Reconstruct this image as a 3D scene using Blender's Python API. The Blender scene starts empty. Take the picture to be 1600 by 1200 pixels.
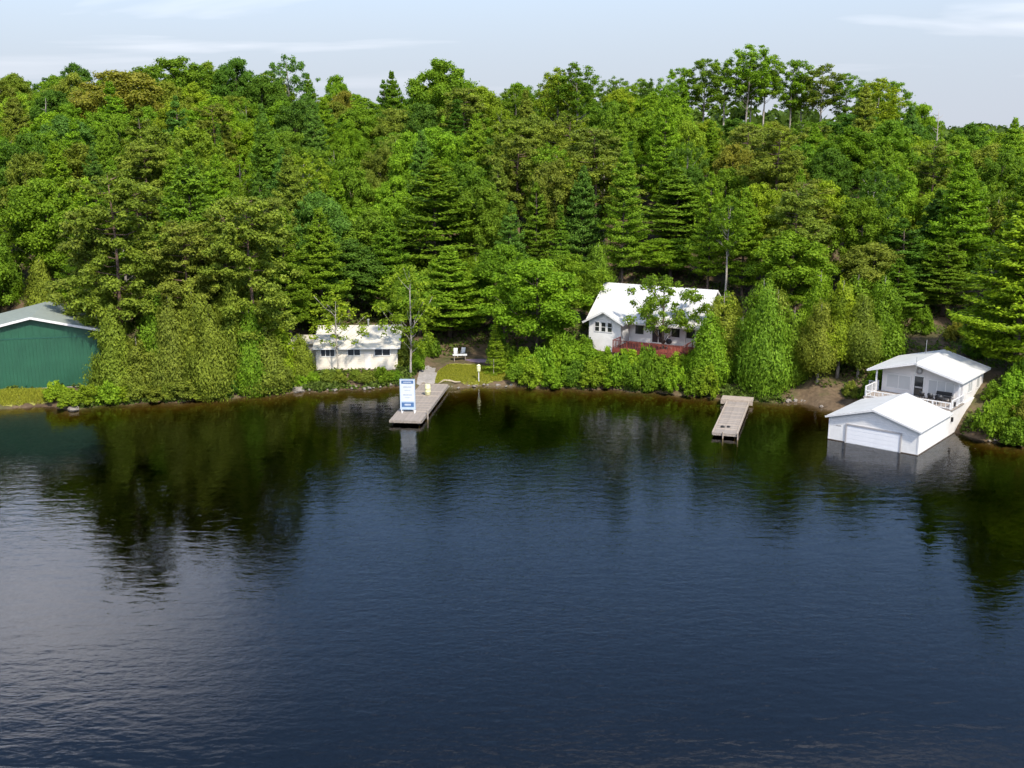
import bpy, math, random
import numpy as np
from mathutils import Vector

R = math.radians
random.seed(7)
rng = np.random.default_rng(11)
scene = bpy.context.scene
col = scene.collection

# ------------------------------------------------------------------ camera
cam_d = bpy.data.cameras.new('camera')
cam = bpy.data.objects.new('camera', cam_d)
col.objects.link(cam)
cam.location = (0, 0, 28)
cam.rotation_euler = (R(90 - 13.2405), 0, 0)
cam_d.sensor_width = 36
cam_d.lens = 36 * 1700 / 1600
cam_d.clip_start = 0.5
cam_d.clip_end = 6000
scene.camera = cam

# ------------------------------------------------------------------ sky and sun
SUN_DIR = Vector((0.48, -0.86, 1.10)).normalized()
elev = math.asin(SUN_DIR.z)
azim = math.atan2(SUN_DIR.x, SUN_DIR.y)
world = bpy.data.worlds.new('World')
scene.world = world
world.use_nodes = True
wn, wl = world.node_tree.nodes, world.node_tree.links
wn.clear()
w_out = wn.new('ShaderNodeOutputWorld')
w_bg = wn.new('ShaderNodeBackground')
w_bg.inputs['Strength'].default_value = 0.15
sky = wn.new('ShaderNodeTexSky')
sky.sky_type = 'NISHITA'
sky.sun_disc = False
sky.sun_elevation = elev
sky.sun_rotation = azim
sky.altitude = 200
sky.air_density = 1.0
sky.dust_density = 0.2
sky.ozone_density = 3.0
# thin high cloud, projected on a flat layer overhead
tc = wn.new('ShaderNodeTexCoord')
sep = wn.new('ShaderNodeSeparateXYZ')
wl.new(tc.outputs['Generated'], sep.inputs[0])


def wmath(op, a, b=None):
    n = wn.new('ShaderNodeMath')
    n.operation = op
    for i, q in enumerate((a, b)):
        if q is None:
            continue
        if isinstance(q, (int, float)):
            n.inputs[i].default_value = q
        else:
            wl.new(q, n.inputs[i])
    return n.outputs[0]


zc = wmath('ADD', wmath('MAXIMUM', sep.outputs[2], 0.0), 0.10)
cmb = wn.new('ShaderNodeCombineXYZ')
wl.new(wmath('DIVIDE', sep.outputs[0], zc), cmb.inputs[0])
wl.new(wmath('DIVIDE', sep.outputs[1], zc), cmb.inputs[1])
cmap = wn.new('ShaderNodeMapping')
cmap.inputs['Location'].default_value = (0.58, 0.36, 0)
cmap.inputs['Scale'].default_value = (0.55, 1.0, 1)
wl.new(cmb.outputs[0], cmap.inputs[0])
cn = wn.new('ShaderNodeTexNoise')
cn.inputs['Scale'].default_value = 0.62
cn.inputs['Detail'].default_value = 5
cn.inputs['Roughness'].default_value = 0.5
cn.inputs['Distortion'].default_value = 0.4
wl.new(cmap.outputs[0], cn.inputs['Vector'])
cr = wn.new('ShaderNodeMapRange')
cr.inputs['From Min'].default_value = 0.53
cr.inputs['From Max'].default_value = 0.74
cr.inputs['To Max'].default_value = 0.7
wl.new(cn.outputs[0], cr.inputs['Value'])
cmix = wn.new('ShaderNodeMixRGB')
cmix.inputs[2].default_value = (30.0, 28.0, 27.0, 1)
wl.new(cr.outputs[0], cmix.inputs[0])
hz = wn.new('ShaderNodeMapRange')
hz.interpolation_type = 'SMOOTHERSTEP'
hz.inputs['From Min'].default_value = -0.02
hz.inputs['From Max'].default_value = 0.46
hz.inputs['To Min'].default_value = 0.97
hz.inputs['To Max'].default_value = 0.0
wl.new(sep.outputs[2], hz.inputs['Value'])
hmix = wn.new('ShaderNodeMixRGB')
hmix.inputs[2].default_value = (1.76, 1.93, 2.28, 1)
wl.new(hz.outputs[0], hmix.inputs[0])
wl.new(sky.outputs[0], cmix.inputs[1])
wl.new(cmix.outputs[0], hmix.inputs[1])
wl.new(hmix.outputs[0], w_bg.inputs['Color'])
wl.new(w_bg.outputs[0], w_out.inputs['Surface'])

sun_d = bpy.data.lights.new('sun', 'SUN')
sun = bpy.data.objects.new('sun', sun_d)
col.objects.link(sun)
sun_d.energy = 3.1
sun_d.angle = R(4.0)
sun_d.color = (1.0, 0.94, 0.83)
sun.location = (60, -40, 90)
sun.rotation_euler = SUN_DIR.to_track_quat('Z', 'Y').to_euler()

scene.view_settings.view_transform = 'Standard'
scene.view_settings.look = 'None'
scene.view_settings.exposure = 1.12
scene.view_settings.gamma = 1.0
scene.cycles.use_denoising = True
scene.cycles.max_bounces = 4
scene.cycles.diffuse_bounces = 2
scene.cycles.glossy_bounces = 2
scene.cycles.transmission_bounces = 3
scene.cycles.use_adaptive_sampling = True
scene.cycles.adaptive_threshold = 0.02
scene.cycles.transparent_max_bounces = 10
scene.cycles.caustics_reflective = False
scene.cycles.caustics_refractive = False


# ------------------------------------------------------------------ materials
def new_mat(name):
    m = bpy.data.materials.new(name)
    m.use_nodes = True
    return m, m.node_tree.nodes, m.node_tree.links, m.node_tree.nodes['Principled BSDF']


def plain(name, c, rough=0.6, c2=None, scale=3.0, bump=0.0, metal=0.0, stretch=None, spec=0.4):
    """base colour broken up by noise, optional fine relief"""
    m, n, l, b = new_mat(name)
    b.inputs['Roughness'].default_value = rough
    b.inputs['Metallic'].default_value = metal
    b.inputs['Specular IOR Level'].default_value = spec
    t = n.new('ShaderNodeTexCoord')
    mp = n.new('ShaderNodeMapping')
    if stretch:
        mp.inputs['Scale'].default_value = stretch
    l.new(t.outputs['Object'], mp.inputs[0])
    no = n.new('ShaderNodeTexNoise')
    no.inputs['Scale'].default_value = scale
    no.inputs['Detail'].default_value = 6
    no.inputs['Roughness'].default_value = 0.65
    l.new(mp.outputs[0], no.inputs['Vector'])
    mx = n.new('ShaderNodeMixRGB')
    mr = n.new('ShaderNodeMapRange')
    mr.inputs['From Min'].default_value = 0.3
    mr.inputs['From Max'].default_value = 0.7
    l.new(no.outputs[0], mr.inputs[0])
    l.new(mr.outputs[0], mx.inputs[0])
    mx.inputs[1].default_value = (*c, 1)
    if c2 is None:
        c2 = tuple(q * 0.86 for q in c)
    mx.inputs[2].default_value = (*c2, 1)
    l.new(mx.outputs[0], b.inputs['Base Color'])
    if bump:
        bp = n.new('ShaderNodeBump')
        bp.inputs['Strength'].default_value = bump
        bp.inputs['Distance'].default_value = 0.05
        l.new(no.outputs[0], bp.inputs['Height'])
        l.new(bp.outputs[0], b.inputs['Normal'])
    return m


def siding(name, c, c2, period=0.2, axis=2, depth=0.012):
    """painted lap boards: relief from a saw profile along one local axis plus weathering"""
    m = plain(name, c, 0.55, c2, 1.3)
    n, l = m.node_tree.nodes, m.node_tree.links
    b = n['Principled BSDF']
    t = n.new('ShaderNodeTexCoord')
    s = n.new('ShaderNodeSeparateXYZ')
    l.new(t.outputs['Object'], s.inputs[0])
    d = n.new('ShaderNodeMath')
    d.operation = 'DIVIDE'
    d.inputs[1].default_value = period
    l.new(s.outputs[axis], d.inputs[0])
    fr = n.new('ShaderNodeMath')
    fr.operation = 'FRACT'
    l.new(d.outputs[0], fr.inputs[0])
    bp = n.new('ShaderNodeBump')
    bp.inputs['Strength'].default_value = 0.6
    bp.inputs['Distance'].default_value = depth
    bp.invert = True
    l.new(fr.outputs[0], bp.inputs['Height'])
    l.new(bp.outputs[0], b.inputs['Normal'])
    return m


def leaf_mat(name, trans=0.42, rough=0.55, spread=0.7):
    m, n, l, b = new_mat(name)
    oi = n.new('ShaderNodeObjectInfo')
    at = n.new('ShaderNodeAttribute')
    at.attribute_name = 'tone'
    hs = n.new('ShaderNodeHueSaturation')
    v = n.new('ShaderNodeMapRange')
    v.inputs['To Min'].default_value = 1 - spread / 2
    v.inputs['To Max'].default_value = 1 + spread / 2
    l.new(at.outputs['Fac'], v.inputs[0])
    h = n.new('ShaderNodeMapRange')
    h.inputs['To Min'].default_value = 0.508
    h.inputs['To Max'].default_value = 0.492
    l.new(at.outputs['Fac'], h.inputs[0])
    l.new(v.outputs[0], hs.inputs['Value'])
    l.new(h.outputs[0], hs.inputs['Hue'])
    l.new(oi.outputs['Color'], hs.inputs['Color'])
    l.new(hs.outputs[0], b.inputs['Base Color'])
    b.inputs['Roughness'].default_value = rough
    b.inputs['Specular IOR Level'].default_value = 0.08
    tr = n.new('ShaderNodeBsdfTranslucent')
    tm = n.new('ShaderNodeMixRGB')
    tm.blend_type = 'MULTIPLY'
    tm.inputs[0].default_value = 1
    tm.inputs[2].default_value = (1.12, 1.15, 0.4, 1)
    l.new(hs.outputs[0], tm.inputs[1])
    l.new(tm.outputs[0], tr.inputs['Color'])
    mx = n.new('ShaderNodeMixShader')
    mx.inputs[0].default_value = trans
    l.new(b.outputs[0], mx.inputs[1])
    l.new(tr.outputs[0], mx.inputs[2])
    l.new(mx.outputs[0], n['Material Output'].inputs['Surface'])
    return m


def glass_mat(name, c, rough=0.08):
    m, n, l, b = new_mat(name)
    b.inputs['Base Color'].default_value = (*c, 1)
    b.inputs['Roughness'].default_value = rough
    b.inputs['Specular IOR Level'].default_value = 0.7
    return m


M = {
    'leaf': leaf_mat('leaf'),
    'needle': leaf_mat('needle', 0.36, 0.5, 0.8),
    'bark': plain('bark', (0.13, 0.095, 0.07), 0.9, (0.055, 0.04, 0.032), 6, 0.6, stretch=(1, 1, 0.25)),
    'red_bark': plain('red_bark', (0.20, 0.12, 0.08), 0.9, (0.09, 0.06, 0.045), 6, 0.6, stretch=(1, 1, 0.3)),
    'pale_bark': plain('pale_bark', (0.42, 0.38, 0.32), 0.8, (0.20, 0.17, 0.14), 5, 0.3, stretch=(1, 1, 1.5)),
    'grey_bark': plain('grey_bark', (0.27, 0.235, 0.20), 0.9, (0.14, 0.12, 0.10), 6, 0.5, stretch=(1, 1, 0.25)),
    'white_siding': siding('white_siding', (0.70, 0.68, 0.65), (0.60, 0.58, 0.55), 0.2),
    'white_wall': plain('white_wall', (0.66, 0.63, 0.60), 0.6, (0.57, 0.53, 0.50), 0.9),
    'cream_wall': siding('cream_wall', (0.70, 0.64, 0.54), (0.60, 0.53, 0.43), 0.22),
    'stain_wall': plain('stain_wall', (0.72, 0.67, 0.60), 0.7, (0.60, 0.53, 0.46), 0.8, stretch=(1, 1, 0.3)),
    'white_roof': plain('white_roof', (0.53, 0.515, 0.485), 0.65, (0.44, 0.425, 0.395), 0.9),
    'cabin_roof': plain('cabin_roof', (0.62, 0.57, 0.48), 0.7, (0.46, 0.41, 0.33), 0.9, 0.2),
    'white_trim': plain('white_trim', (0.68, 0.66, 0.63), 0.5),
    'grey_trim': plain('grey_trim', (0.36, 0.34, 0.33), 0.6),
    'garage_door': siding('garage_door', (0.74, 0.73, 0.73), (0.68, 0.67, 0.67), 0.5, 2, 0.006),
    'green_metal': plain('green_metal', (0.018, 0.088, 0.046), 0.5, (0.011, 0.058, 0.031), 0.5),
    'green_seam': plain('green_seam', (0.014, 0.075, 0.05), 0.5),
    'green_roof': plain('green_roof', (0.22, 0.245, 0.205), 0.75, (0.18, 0.20, 0.17), 2.0, 0.3),
    'dark_glass': glass_mat('dark_glass', (0.02, 0.022, 0.024)),
    'curtain_glass': glass_mat('curtain_glass', (0.42, 0.42, 0.41), 0.2),
    'red_deck': plain('red_deck', (0.20, 0.045, 0.028), 0.65, (0.13, 0.03, 0.02), 4, 0.2),
    'dock_wood': plain('dock_wood', (0.33, 0.28, 0.235), 0.9, (0.16, 0.13, 0.105), 4.5, 0.5),
    'dock_dark': plain('dock_dark', (0.12, 0.09, 0.07), 0.9, (0.06, 0.045, 0.035), 3, 0.4),
    'new_wood': plain('new_wood', (0.38, 0.31, 0.245), 0.85, (0.25, 0.20, 0.155), 4, 0.4),
    'black_plastic': plain('black_plastic', (0.02, 0.02, 0.022), 0.45),
    'black_metal': plain('black_metal', (0.025, 0.024, 0.026), 0.4, None, 3, 0, 0.3),
    'white_plastic': plain('white_plastic', (0.66, 0.65, 0.63), 0.4),
    'cream_plastic': plain('cream_plastic', (0.68, 0.66, 0.36), 0.45, (0.58, 0.54, 0.30)),
    'lamp_yellow': plain('lamp_yellow', (0.74, 0.74, 0.40), 0.4),
    'sign_white': plain('sign_white', (0.56, 0.59, 0.62), 0.4),
    'sign_pale': plain('sign_pale', (0.36, 0.45, 0.56), 0.4),
    'sign_blue': plain('sign_blue', (0.06, 0.13, 0.27), 0.4),
    'sign_grey': plain('sign_grey', (0.20, 0.24, 0.29), 0.4),
    'steel': plain('steel', (0.45, 0.45, 0.44), 0.35, None, 3, 0, 0.6),
    'mauve': plain('mauve', (0.22, 0.15, 0.19), 0.6, (0.15, 0.10, 0.12), 3, 0.2),
    'rock': plain('rock', (0.27, 0.235, 0.195), 0.9, (0.13, 0.11, 0.09), 3.0, 0.8),
    'path': plain('path', (0.30, 0.27, 0.245), 0.95, (0.20, 0.175, 0.15), 3.0, 0.6),
    'log': plain('log', (0.42, 0.34, 0.23), 0.9, (0.28, 0.22, 0.15), 4, 0.5, stretch=(1, 1, 0.3)),
    'lawn': plain('lawn', (0.22, 0.22, 0.035), 0.95, (0.18, 0.165, 0.04), 0.9, 0.5),
}


def ground_mat():
    m, n, l, b = new_mat('ground')
    b.inputs['Roughness'].default_value = 0.95
    b.inputs['Specular IOR Level'].default_value = 0.15
    t = n.new('ShaderNodeTexCoord')
    n1 = n.new('ShaderNodeTexNoise')
    n1.inputs['Scale'].default_value = 0.16
    n1.inputs['Detail'].default_value = 8
    n1.inputs['Roughness'].default_value = 0.65
    l.new(t.outputs['Object'], n1.inputs['Vector'])
    n2 = n.new('ShaderNodeTexNoise')
    n2.inputs['Scale'].default_value = 2.4
    n2.inputs['Detail'].default_value = 6
    l.new(t.outputs['Object'], n2.inputs['Vector'])
    r = n.new('ShaderNodeValToRGB')
    e = r.color_ramp.elements
    e[0].position, e[0].color = 0.36, (0.075, 0.050, 0.030, 1)
    e[1].position, e[1].color = 0.66, (0.060, 0.062, 0.020, 1)
    x = e.new(0.50)
    x.color = (0.115, 0.080, 0.048, 1)
    l.new(n1.outputs[0], r.inputs[0])
    mx = n.new('ShaderNodeMixRGB')
    mx.blend_type = 'OVERLAY'
    mx.inputs[0].default_value = 0.6
    l.new(r.outputs[0], mx.inputs[1])
    l.new(n2.outputs[0], mx.inputs[2])
    l.new(mx.outputs[0], b.inputs['Base Color'])
    bp = n.new('ShaderNodeBump')
    bp.inputs['Strength'].default_value = 0.7
    bp.inputs['Distance'].default_value = 0.12
    l.new(n2.outputs[0], bp.inputs['Height'])
    l.new(bp.outputs[0], b.inputs['Normal'])
    return m


def water_mat():
    m, n, l, b = new_mat('lake_water')
    n.remove(b)
    out = n['Material Output']
    t = n.new('ShaderNodeTexCoord')

    def noise(scale, detail, rough, sc=(1, 1, 1), rot=0.0, dist=0.0):
        mp = n.new('ShaderNodeMapping')
        mp.inputs['Scale'].default_value = sc
        mp.inputs['Rotation'].default_value = (0, 0, rot)
        l.new(t.outputs['Object'], mp.inputs[0])
        q = n.new('ShaderNodeTexNoise')
        q.inputs['Scale'].default_value = scale
        q.inputs['Detail'].default_value = detail
        q.inputs['Roughness'].default_value = rough
        q.inputs['Distortion'].default_value = dist
        l.new(mp.outputs[0], q.inputs['Vector'])
        return q.outputs[0]

    def mth(op, a, c=None):
        q = n.new('ShaderNodeMath')
        q.operation = op
        for i, z in enumerate((a, c)):
            if z is None:
                continue
            if isinstance(z, (int, float)):
                q.inputs[i].default_value = z
            else:
                l.new(z, q.inputs[i])
        return q.outputs[0]
    ripple = noise(2.6, 3, 0.55, (0.7, 1.3, 1), R(18), 0.4)
    chop = noise(0.8, 2, 0.5, (0.6, 1.4, 1), R(-10), 0.3)
    patch = noise(0.028, 2, 0.5, (1, 1.6, 1), R(25))
    pm = n.new('ShaderNodeMapRange')
    pm.inputs['From Min'].default_value = 0.38
    pm.inputs['From Max'].default_value = 0.66
    pm.inputs['To Min'].default_value = 0.12
    pm.inputs['To Max'].default_value = 1.0
    l.new(patch, pm.inputs[0])
    hgt = mth('ADD', mth('MULTIPLY', ripple, pm.outputs[0]), mth('MULTIPLY', chop, 0.9))
    bp = n.new('ShaderNodeBump')
    bp.inputs['Strength'].default_value = 1.0
    bp.inputs['Distance'].default_value = 0.026
    l.new(hgt, bp.inputs['Height'])
    fr = n.new('ShaderNodeFresnel')
    fr.inputs['IOR'].default_value = 1.40
    l.new(bp.outputs[0], fr.inputs['Normal'])
    gl = n.new('ShaderNodeBsdfGlossy')
    gl.inputs['Roughness'].default_value = 0.02
    l.new(bp.outputs[0], gl.inputs['Normal'])
    tr = n.new('ShaderNodeBsdfTransparent')
    mx = n.new('ShaderNodeMixShader')
    l.new(fr.outputs[0], mx.inputs[0])
    l.new(tr.outputs[0], mx.inputs[1])
    l.new(gl.outputs[0], mx.inputs[2])
    l.new(mx.outputs[0], out.inputs['Surface'])
    va = n.new('ShaderNodeVolumeAbsorption')
    va.inputs['Color'].default_value = (0.66, 0.60, 0.12, 1)
    va.inputs['Density'].default_value = 2.0
    l.new(va.outputs[0], out.inputs['Volume'])
    return m


M['ground'] = ground_mat()
M['water'] = water_mat()


# ------------------------------------------------------------------ helpers
def tag(o, label=None, cat=None, group=None, kind=None):
    if label:
        o['label'] = label
    if cat:
        o['category'] = cat
    if group:
        o['group'] = group
    if kind:
        o['kind'] = kind
    return o


def empty(name, loc=(0, 0, 0), rz=0.0, label=None, cat=None, group=None, parent=None):
    o = bpy.data.objects.new(name, None)
    o.empty_display_size = 0.3
    o.location = loc
    o.rotation_euler = (0, 0, rz)
    col.objects.link(o)
    if parent:
        o.parent = parent
    return tag(o, label, cat, group)


def put(name, me, parent=None, loc=(0, 0, 0), rot=(0, 0, 0)):
    o = bpy.data.objects.new(name, me)
    o.location = loc
    o.rotation_euler = rot
    if parent:
        o.parent = parent
    col.objects.link(o)
    return o


def arr_mesh(name, verts, faces, mat, tone=None, smooth=False):
    """fast mesh from arrays; faces is (n, k)"""
    me = bpy.data.meshes.new(name)
    verts = np.asarray(verts, np.float32)
    faces = np.asarray(faces, np.int32)
    nf, k = faces.shape
    me.vertices.add(len(verts))
    me.vertices.foreach_set('co', verts.ravel())
    me.loops.add(nf * k)
    me.loops.foreach_set('vertex_index', faces.ravel())
    me.polygons.add(nf)
    me.polygons.foreach_set('loop_start', np.arange(0, nf * k, k, dtype=np.int32))
    me.polygons.foreach_set('loop_total', np.full(nf, k, np.int32))
    if smooth:
        me.polygons.foreach_set('use_smooth', np.ones(nf, bool))
    me.update(calc_edges=True)
    if tone is not None:
        a = me.attributes.new('tone', 'FLOAT', 'FACE')
        a.data.foreach_set('value', np.asarray(tone, np.float32))
    me.materials.append(mat)
    return me


class MB:
    def __init__(s):
        s.v, s.f = [], []

    def box(s, x0, y0, z0, x1, y1, z1):
        b = len(s.v)
        s.v += [(x0, y0, z0), (x1, y0, z0), (x1, y1, z0), (x0, y1, z0), (x0, y0, z1), (x1, y0, z1), (x1, y1, z1), (x0, y1, z1)]
        s.f += [tuple(b + i for i in q) for q in ((0, 3, 2, 1), (4, 5, 6, 7), (0, 1, 5, 4), (1, 2, 6, 5), (2, 3, 7, 6), (3, 0, 4, 7))]
        return s

    def prism(s, poly, a0, a1, axis='y'):
        """poly in the plane across the axis: (x, z) for 'y', (y, z) for 'x', (x, y) for 'z'"""
        b, n = len(s.v), len(poly)
        mk = {'y': lambda p, a: (p[0], a, p[1]), 'x': lambda p, a: (a, p[0], p[1]), 'z': lambda p, a: (p[0], p[1], a)}[axis]
        s.v += [mk(p, a0) for p in poly] + [mk(p, a1) for p in poly]
        s.f.append(tuple(range(b, b + n)))
        s.f.append(tuple(range(b + 2 * n - 1, b + n - 1, -1)))
        for i in range(n):
            j = (i + 1) % n
            s.f.append((b + i, b + n + i, b + n + j, b + j))
        return s

    def beam(s, p0, p1, w, h):
        p0, p1 = Vector(p0), Vector(p1)
        d = (p1 - p0).normalized()
        up = Vector((0, 0, 1)) if abs(d.z) < 0.95 else Vector((1, 0, 0))
        a = d.cross(up).normalized() * (w / 2)
        c = a.cross(d).normalized() * (h / 2)
        b = len(s.v)
        for p in (p0, p1):
            s.v += [tuple(p - a - c), tuple(p + a - c), tuple(p + a + c), tuple(p - a + c)]
        s.f += [tuple(b + i for i in q) for q in ((0, 1, 2, 3), (7, 6, 5, 4), (0, 4, 5, 1), (1, 5, 6, 2), (2, 6, 7, 3), (3, 7, 4, 0))]
        return s

    def tube(s, pts, rad, n=7):
        pts = [Vector(p) for p in pts]
        b = len(s.v)
        for i, p in enumerate(pts):
            d = (pts[min(i + 1, len(pts) - 1)] - pts[max(i - 1, 0)])
            d = d.normalized() if d.length > 1e-6 else Vector((0, 0, 1))
            up = Vector((1, 0, 0)) if abs(d.z) > 0.8 else Vector((0, 0, 1))
            a = d.cross(up).normalized()
            c = a.cross(d)
            r = rad[i] if hasattr(rad, '__len__') else rad
            for k in range(n):
                t = 2 * math.pi * k / n
                s.v.append(tuple(p + a * (r * math.cos(t)) + c * (r * math.sin(t))))
        for i in range(len(pts) - 1):
            for k in range(n):
                k2 = (k + 1) % n
                s.f.append((b + i * n + k, b + (i + 1) * n + k, b + (i + 1) * n + k2, b + i * n + k2))
        s.f.append(tuple(b + k for k in range(n)))
        e = b + (len(pts) - 1) * n
        s.f.append(tuple(e + n - 1 - k for k in range(n)))
        return s

    def lathe(s, prof, n=16, o=(0, 0, 0)):
        b = len(s.v)
        for r, z in prof:
            for k in range(n):
                t = 2 * math.pi * k / n
                s.v.append((o[0] + r * math.cos(t), o[1] + r * math.sin(t), o[2] + z))
        for i in range(len(prof) - 1):
            for k in range(n):
                k2 = (k + 1) % n
                s.f.append((b + i * n + k, b + i * n + k2, b + (i + 1) * n + k2, b + (i + 1) * n + k))
        s.f.append(tuple(b + n - 1 - k for k in range(n)))
        e = b + (len(prof) - 1) * n
        s.f.append(tuple(e + k for k in range(n)))
        return s

    def mesh(s, name, mat, smooth=False):
        me = bpy.data.meshes.new(name)
        me.from_pydata(s.v, [], s.f)
        me.materials.append(mat if not isinstance(mat, str) else M[mat])
        import bmesh
        bm = bmesh.new()
        bm.from_mesh(me)
        bmesh.ops.recalc_face_normals(bm, faces=bm.faces[:])
        bm.to_mesh(me)
        bm.free()
        if smooth:
            me.polygons.foreach_set('use_smooth', [True] * len(me.polygons))
            me.update()
        return me

    def build(s, name, mat, parent=None, loc=(0, 0, 0), rot=(0, 0, 0), smooth=False):
        return put(name, s.mesh(name, mat, smooth), parent, loc, rot)


def sstep(a, b, x):
    t = np.clip((np.asarray(x, float) - a) / (b - a), 0, 1)
    return t * t * (3 - 2 * t)


# ------------------------------------------------------------------ terrain
SHX = [-900, -300, -120, -70, -52.3, -49, -45.1, -40.1, -33.7, -23.7, -16.9, -12.8, -7.8, -1.1, 3.5, 10.6, 18.6, 21.1, 25.5, 30.2, 32.5, 38.3, 42.0, 43.4, 46.3, 60, 90, 300, 900]
SHY = [95, 100, 108, 107, 107.6, 109.2, 107.6, 110.2, 111.1, 115.0, 116.5, 117.8, 117.1, 118.0, 117.1, 116.5, 113.9, 112.4, 110.8, 110.5, 107.6, 105.4, 99.3, 96.2, 94.4, 90, 84, 70, 60]
PS = [-400, -60, -25, -10, -3, 0, 0.8, 4, 8, 10.5, 18, 25, 40, 60, 90, 115, 135, 175, 300, 900, 3000]
PZ = [-12, -8, -5.0, -2.0, -0.62, 0.0, 0.45, 1.15, 2.5, 3.3, 4.2, 5.6, 9.2, 13.6, 19.6, 23.8, 24.6, 21, 17, 21, 21]


def shore(x):
    x = np.asarray(x, float)
    return np.interp(x, SHX, SHY) + 0.35 * np.sin(x * 1.3) * np.exp(-(x / 120) ** 2) + 0.18 * np.sin(x * 3.7 + 1)


def T(x, y):
    x, y = np.asarray(x, float), np.asarray(y, float)
    s = y - shore(x)
    p = np.interp(s, PS, PZ)
    p25 = 5.6
    xr = x * 225 / np.maximum(y, 60)          # follow the line of sight so that the ridge falls away to the right
    A = np.interp(xr, [-200, -110, -60, -30, 0, 30, 50, 66, 80, 96, 115, 160], [0.95, 0.98, 1.02, 0.92, 0.95, 0.98, 1.02, 0.92, 0.62, 0.38, 0.34, 0.33])
    wf = sstep(150, 260, s)
    A = A * (1 - wf) + 0.88 * wf
    z = np.where(s > 25, p25 + (p - p25) * A, p)
    # flatter yard by the left dock
    wy = sstep(-12.5, -9, x) * (1 - sstep(0.0, 4.5, x)) * sstep(0.3, 1.5, s) * (1 - sstep(10, 22, s))
    z = z * (1 - wy) + (0.42 + 0.075 * s) * wy
    # level pad round the green boathouse and the cabin
    wg = sstep(-75, -66, x) * (1 - sstep(-43, -40, x)) * sstep(1.5, 3.0, s) * (1 - sstep(20, 30, s))
    z = z * (1 - wg) + 0.85 * wg
    wc = sstep(-27, -24, x) * (1 - sstep(-13.5, -11, x)) * sstep(1.5, 3.0, s) * (1 - sstep(10, 18, s))
    z = z * (1 - wc) + 1.25 * wc
    und = 0.5 * np.sin(x * 0.11 + 1) * np.sin(y * 0.09) + 0.25 * np.sin(x * 0.31 + y * 0.23)
    z = z + und * sstep(12, 40, s) + 0.06 * np.sin(x * 2.1) * np.sin(y * 1.7) * sstep(0.5, 3, s)
    return z


def Tz(x, y):
    return float(T(x, y))


def axis_pts(segs):
    out = []
    for a, b, st in segs:
        out += list(np.arange(a, b, st))
    out.append(segs[-1][1])
    return np.array(out)


gx = axis_pts([(-3000, -400, 200), (-400, -140, 20), (-140, -62, 3), (-62, 62, 0.7), (62, 140, 3), (140, 400, 20), (400, 3000, 200)])
gy = axis_pts([(-400, 60, 20), (60, 88, 2.5), (88, 140, 0.6), (140, 260, 2.5), (260, 500, 15), (500, 4200, 200)])
X, Y = np.meshgrid(gx, gy)
Z = T(X, Y)
nx, ny = len(gx), len(gy)
idx = np.arange(nx * ny).reshape(ny, nx)
gf = np.stack([idx[:-1, :-1], idx[:-1, 1:], idx[1:, 1:], idx[1:, :-1]], -1).reshape(-1, 4)
ground = put('ground', arr_mesh('ground', np.stack([X, Y, Z], -1).reshape(-1, 3), gf, M['ground'], smooth=True))
tag(ground, 'brown forest floor and lake bed rising to a wooded ridge', 'ground', kind='structure')

wm = MB().box(-2900, -395, -14, 2900, 135, 0)
water = wm.build('lake', 'water')
tag(water, 'dark rippled lake water reflecting trees and sky', 'lake', kind='structure')


def drape(name, poly, mat, dz, step=0.4):
    """a sheet following the ground inside a polygon (x, y)"""
    P = np.array(poly)
    xs = np.arange(P[:, 0].min(), P[:, 0].max() + step, step)
    ys = np.arange(P[:, 1].min(), P[:, 1].max() + step, step)
    XX, YY = np.meshgrid(xs, ys)

    def inside(x, y):
        c = np.zeros(x.shape, bool)
        j = len(P) - 1
        for i in range(len(P)):
            xi, yi, xj, yj = P[i, 0], P[i, 1], P[j, 0], P[j, 1]
            cond = ((yi > y) != (yj > y)) & (x < (xj - xi) * (y - yi) / (yj - yi + 1e-9) + xi)
            c ^= cond
            j = i
        return c
    ii = np.arange(XX.size).reshape(XX.shape)
    q = np.stack([ii[:-1, :-1], ii[:-1, 1:], ii[1:, 1:], ii[1:, :-1]], -1).reshape(-1, 4)
    cx = XX.ravel()[q].mean(1)
    cy = YY.ravel()[q].mean(1)
    q = q[inside(cx, cy)]
    v = np.stack([XX, YY, T(XX, YY) + dz], -1).reshape(-1, 3)
    used = np.unique(q)
    remap = np.full(len(v), -1)
    remap[used] = np.arange(len(used))
    return put(name, arr_mesh(name, v[used], remap[q], mat, smooth=True)), inside


LAWN = [(-8.6, 118.1), (-5.5, 117.7), (-1.2, 118.5), (0.9, 119.4), (0.9, 122.3), (-2.4, 123.6), (-4.6, 125.2), (-7.4, 124.8), (-8.5, 122.0)]
lawn, lawn_in = drape('lawn', LAWN, M['lawn'], 0.03, 0.25)
tag(lawn, 'small yellow-green lawn beside the left dock', 'lawn', kind='structure')
PATH = [(-10.6, 117.6), (-8.7, 117.9), (-8.6, 120.6), (-8.9, 123.2), (-9.9, 124.0), (-10.6, 121.0)]
path, _ = drape('path', PATH, M['path'], 0.034, 0.25)
tag(path, 'grey worn path leading up from the left dock', 'path', kind='structure')
LAWN2 = [(-64, 108.4), (-52, 108.3), (-47.3, 109.6), (-45.3, 110.2), (-46.5, 112.3), (-52, 112.6), (-64, 110.2)]
lawn2, lawn2_in = drape('lawn', LAWN2, M['lawn'], 0.03, 0.3)
tag(lawn2, 'strip of yellow-green grass in front of the green boathouse', 'lawn', kind='structure')


def unit(a):
    return a / np.maximum(np.linalg.norm(a, axis=1, keepdims=True), 1e-9)


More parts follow.
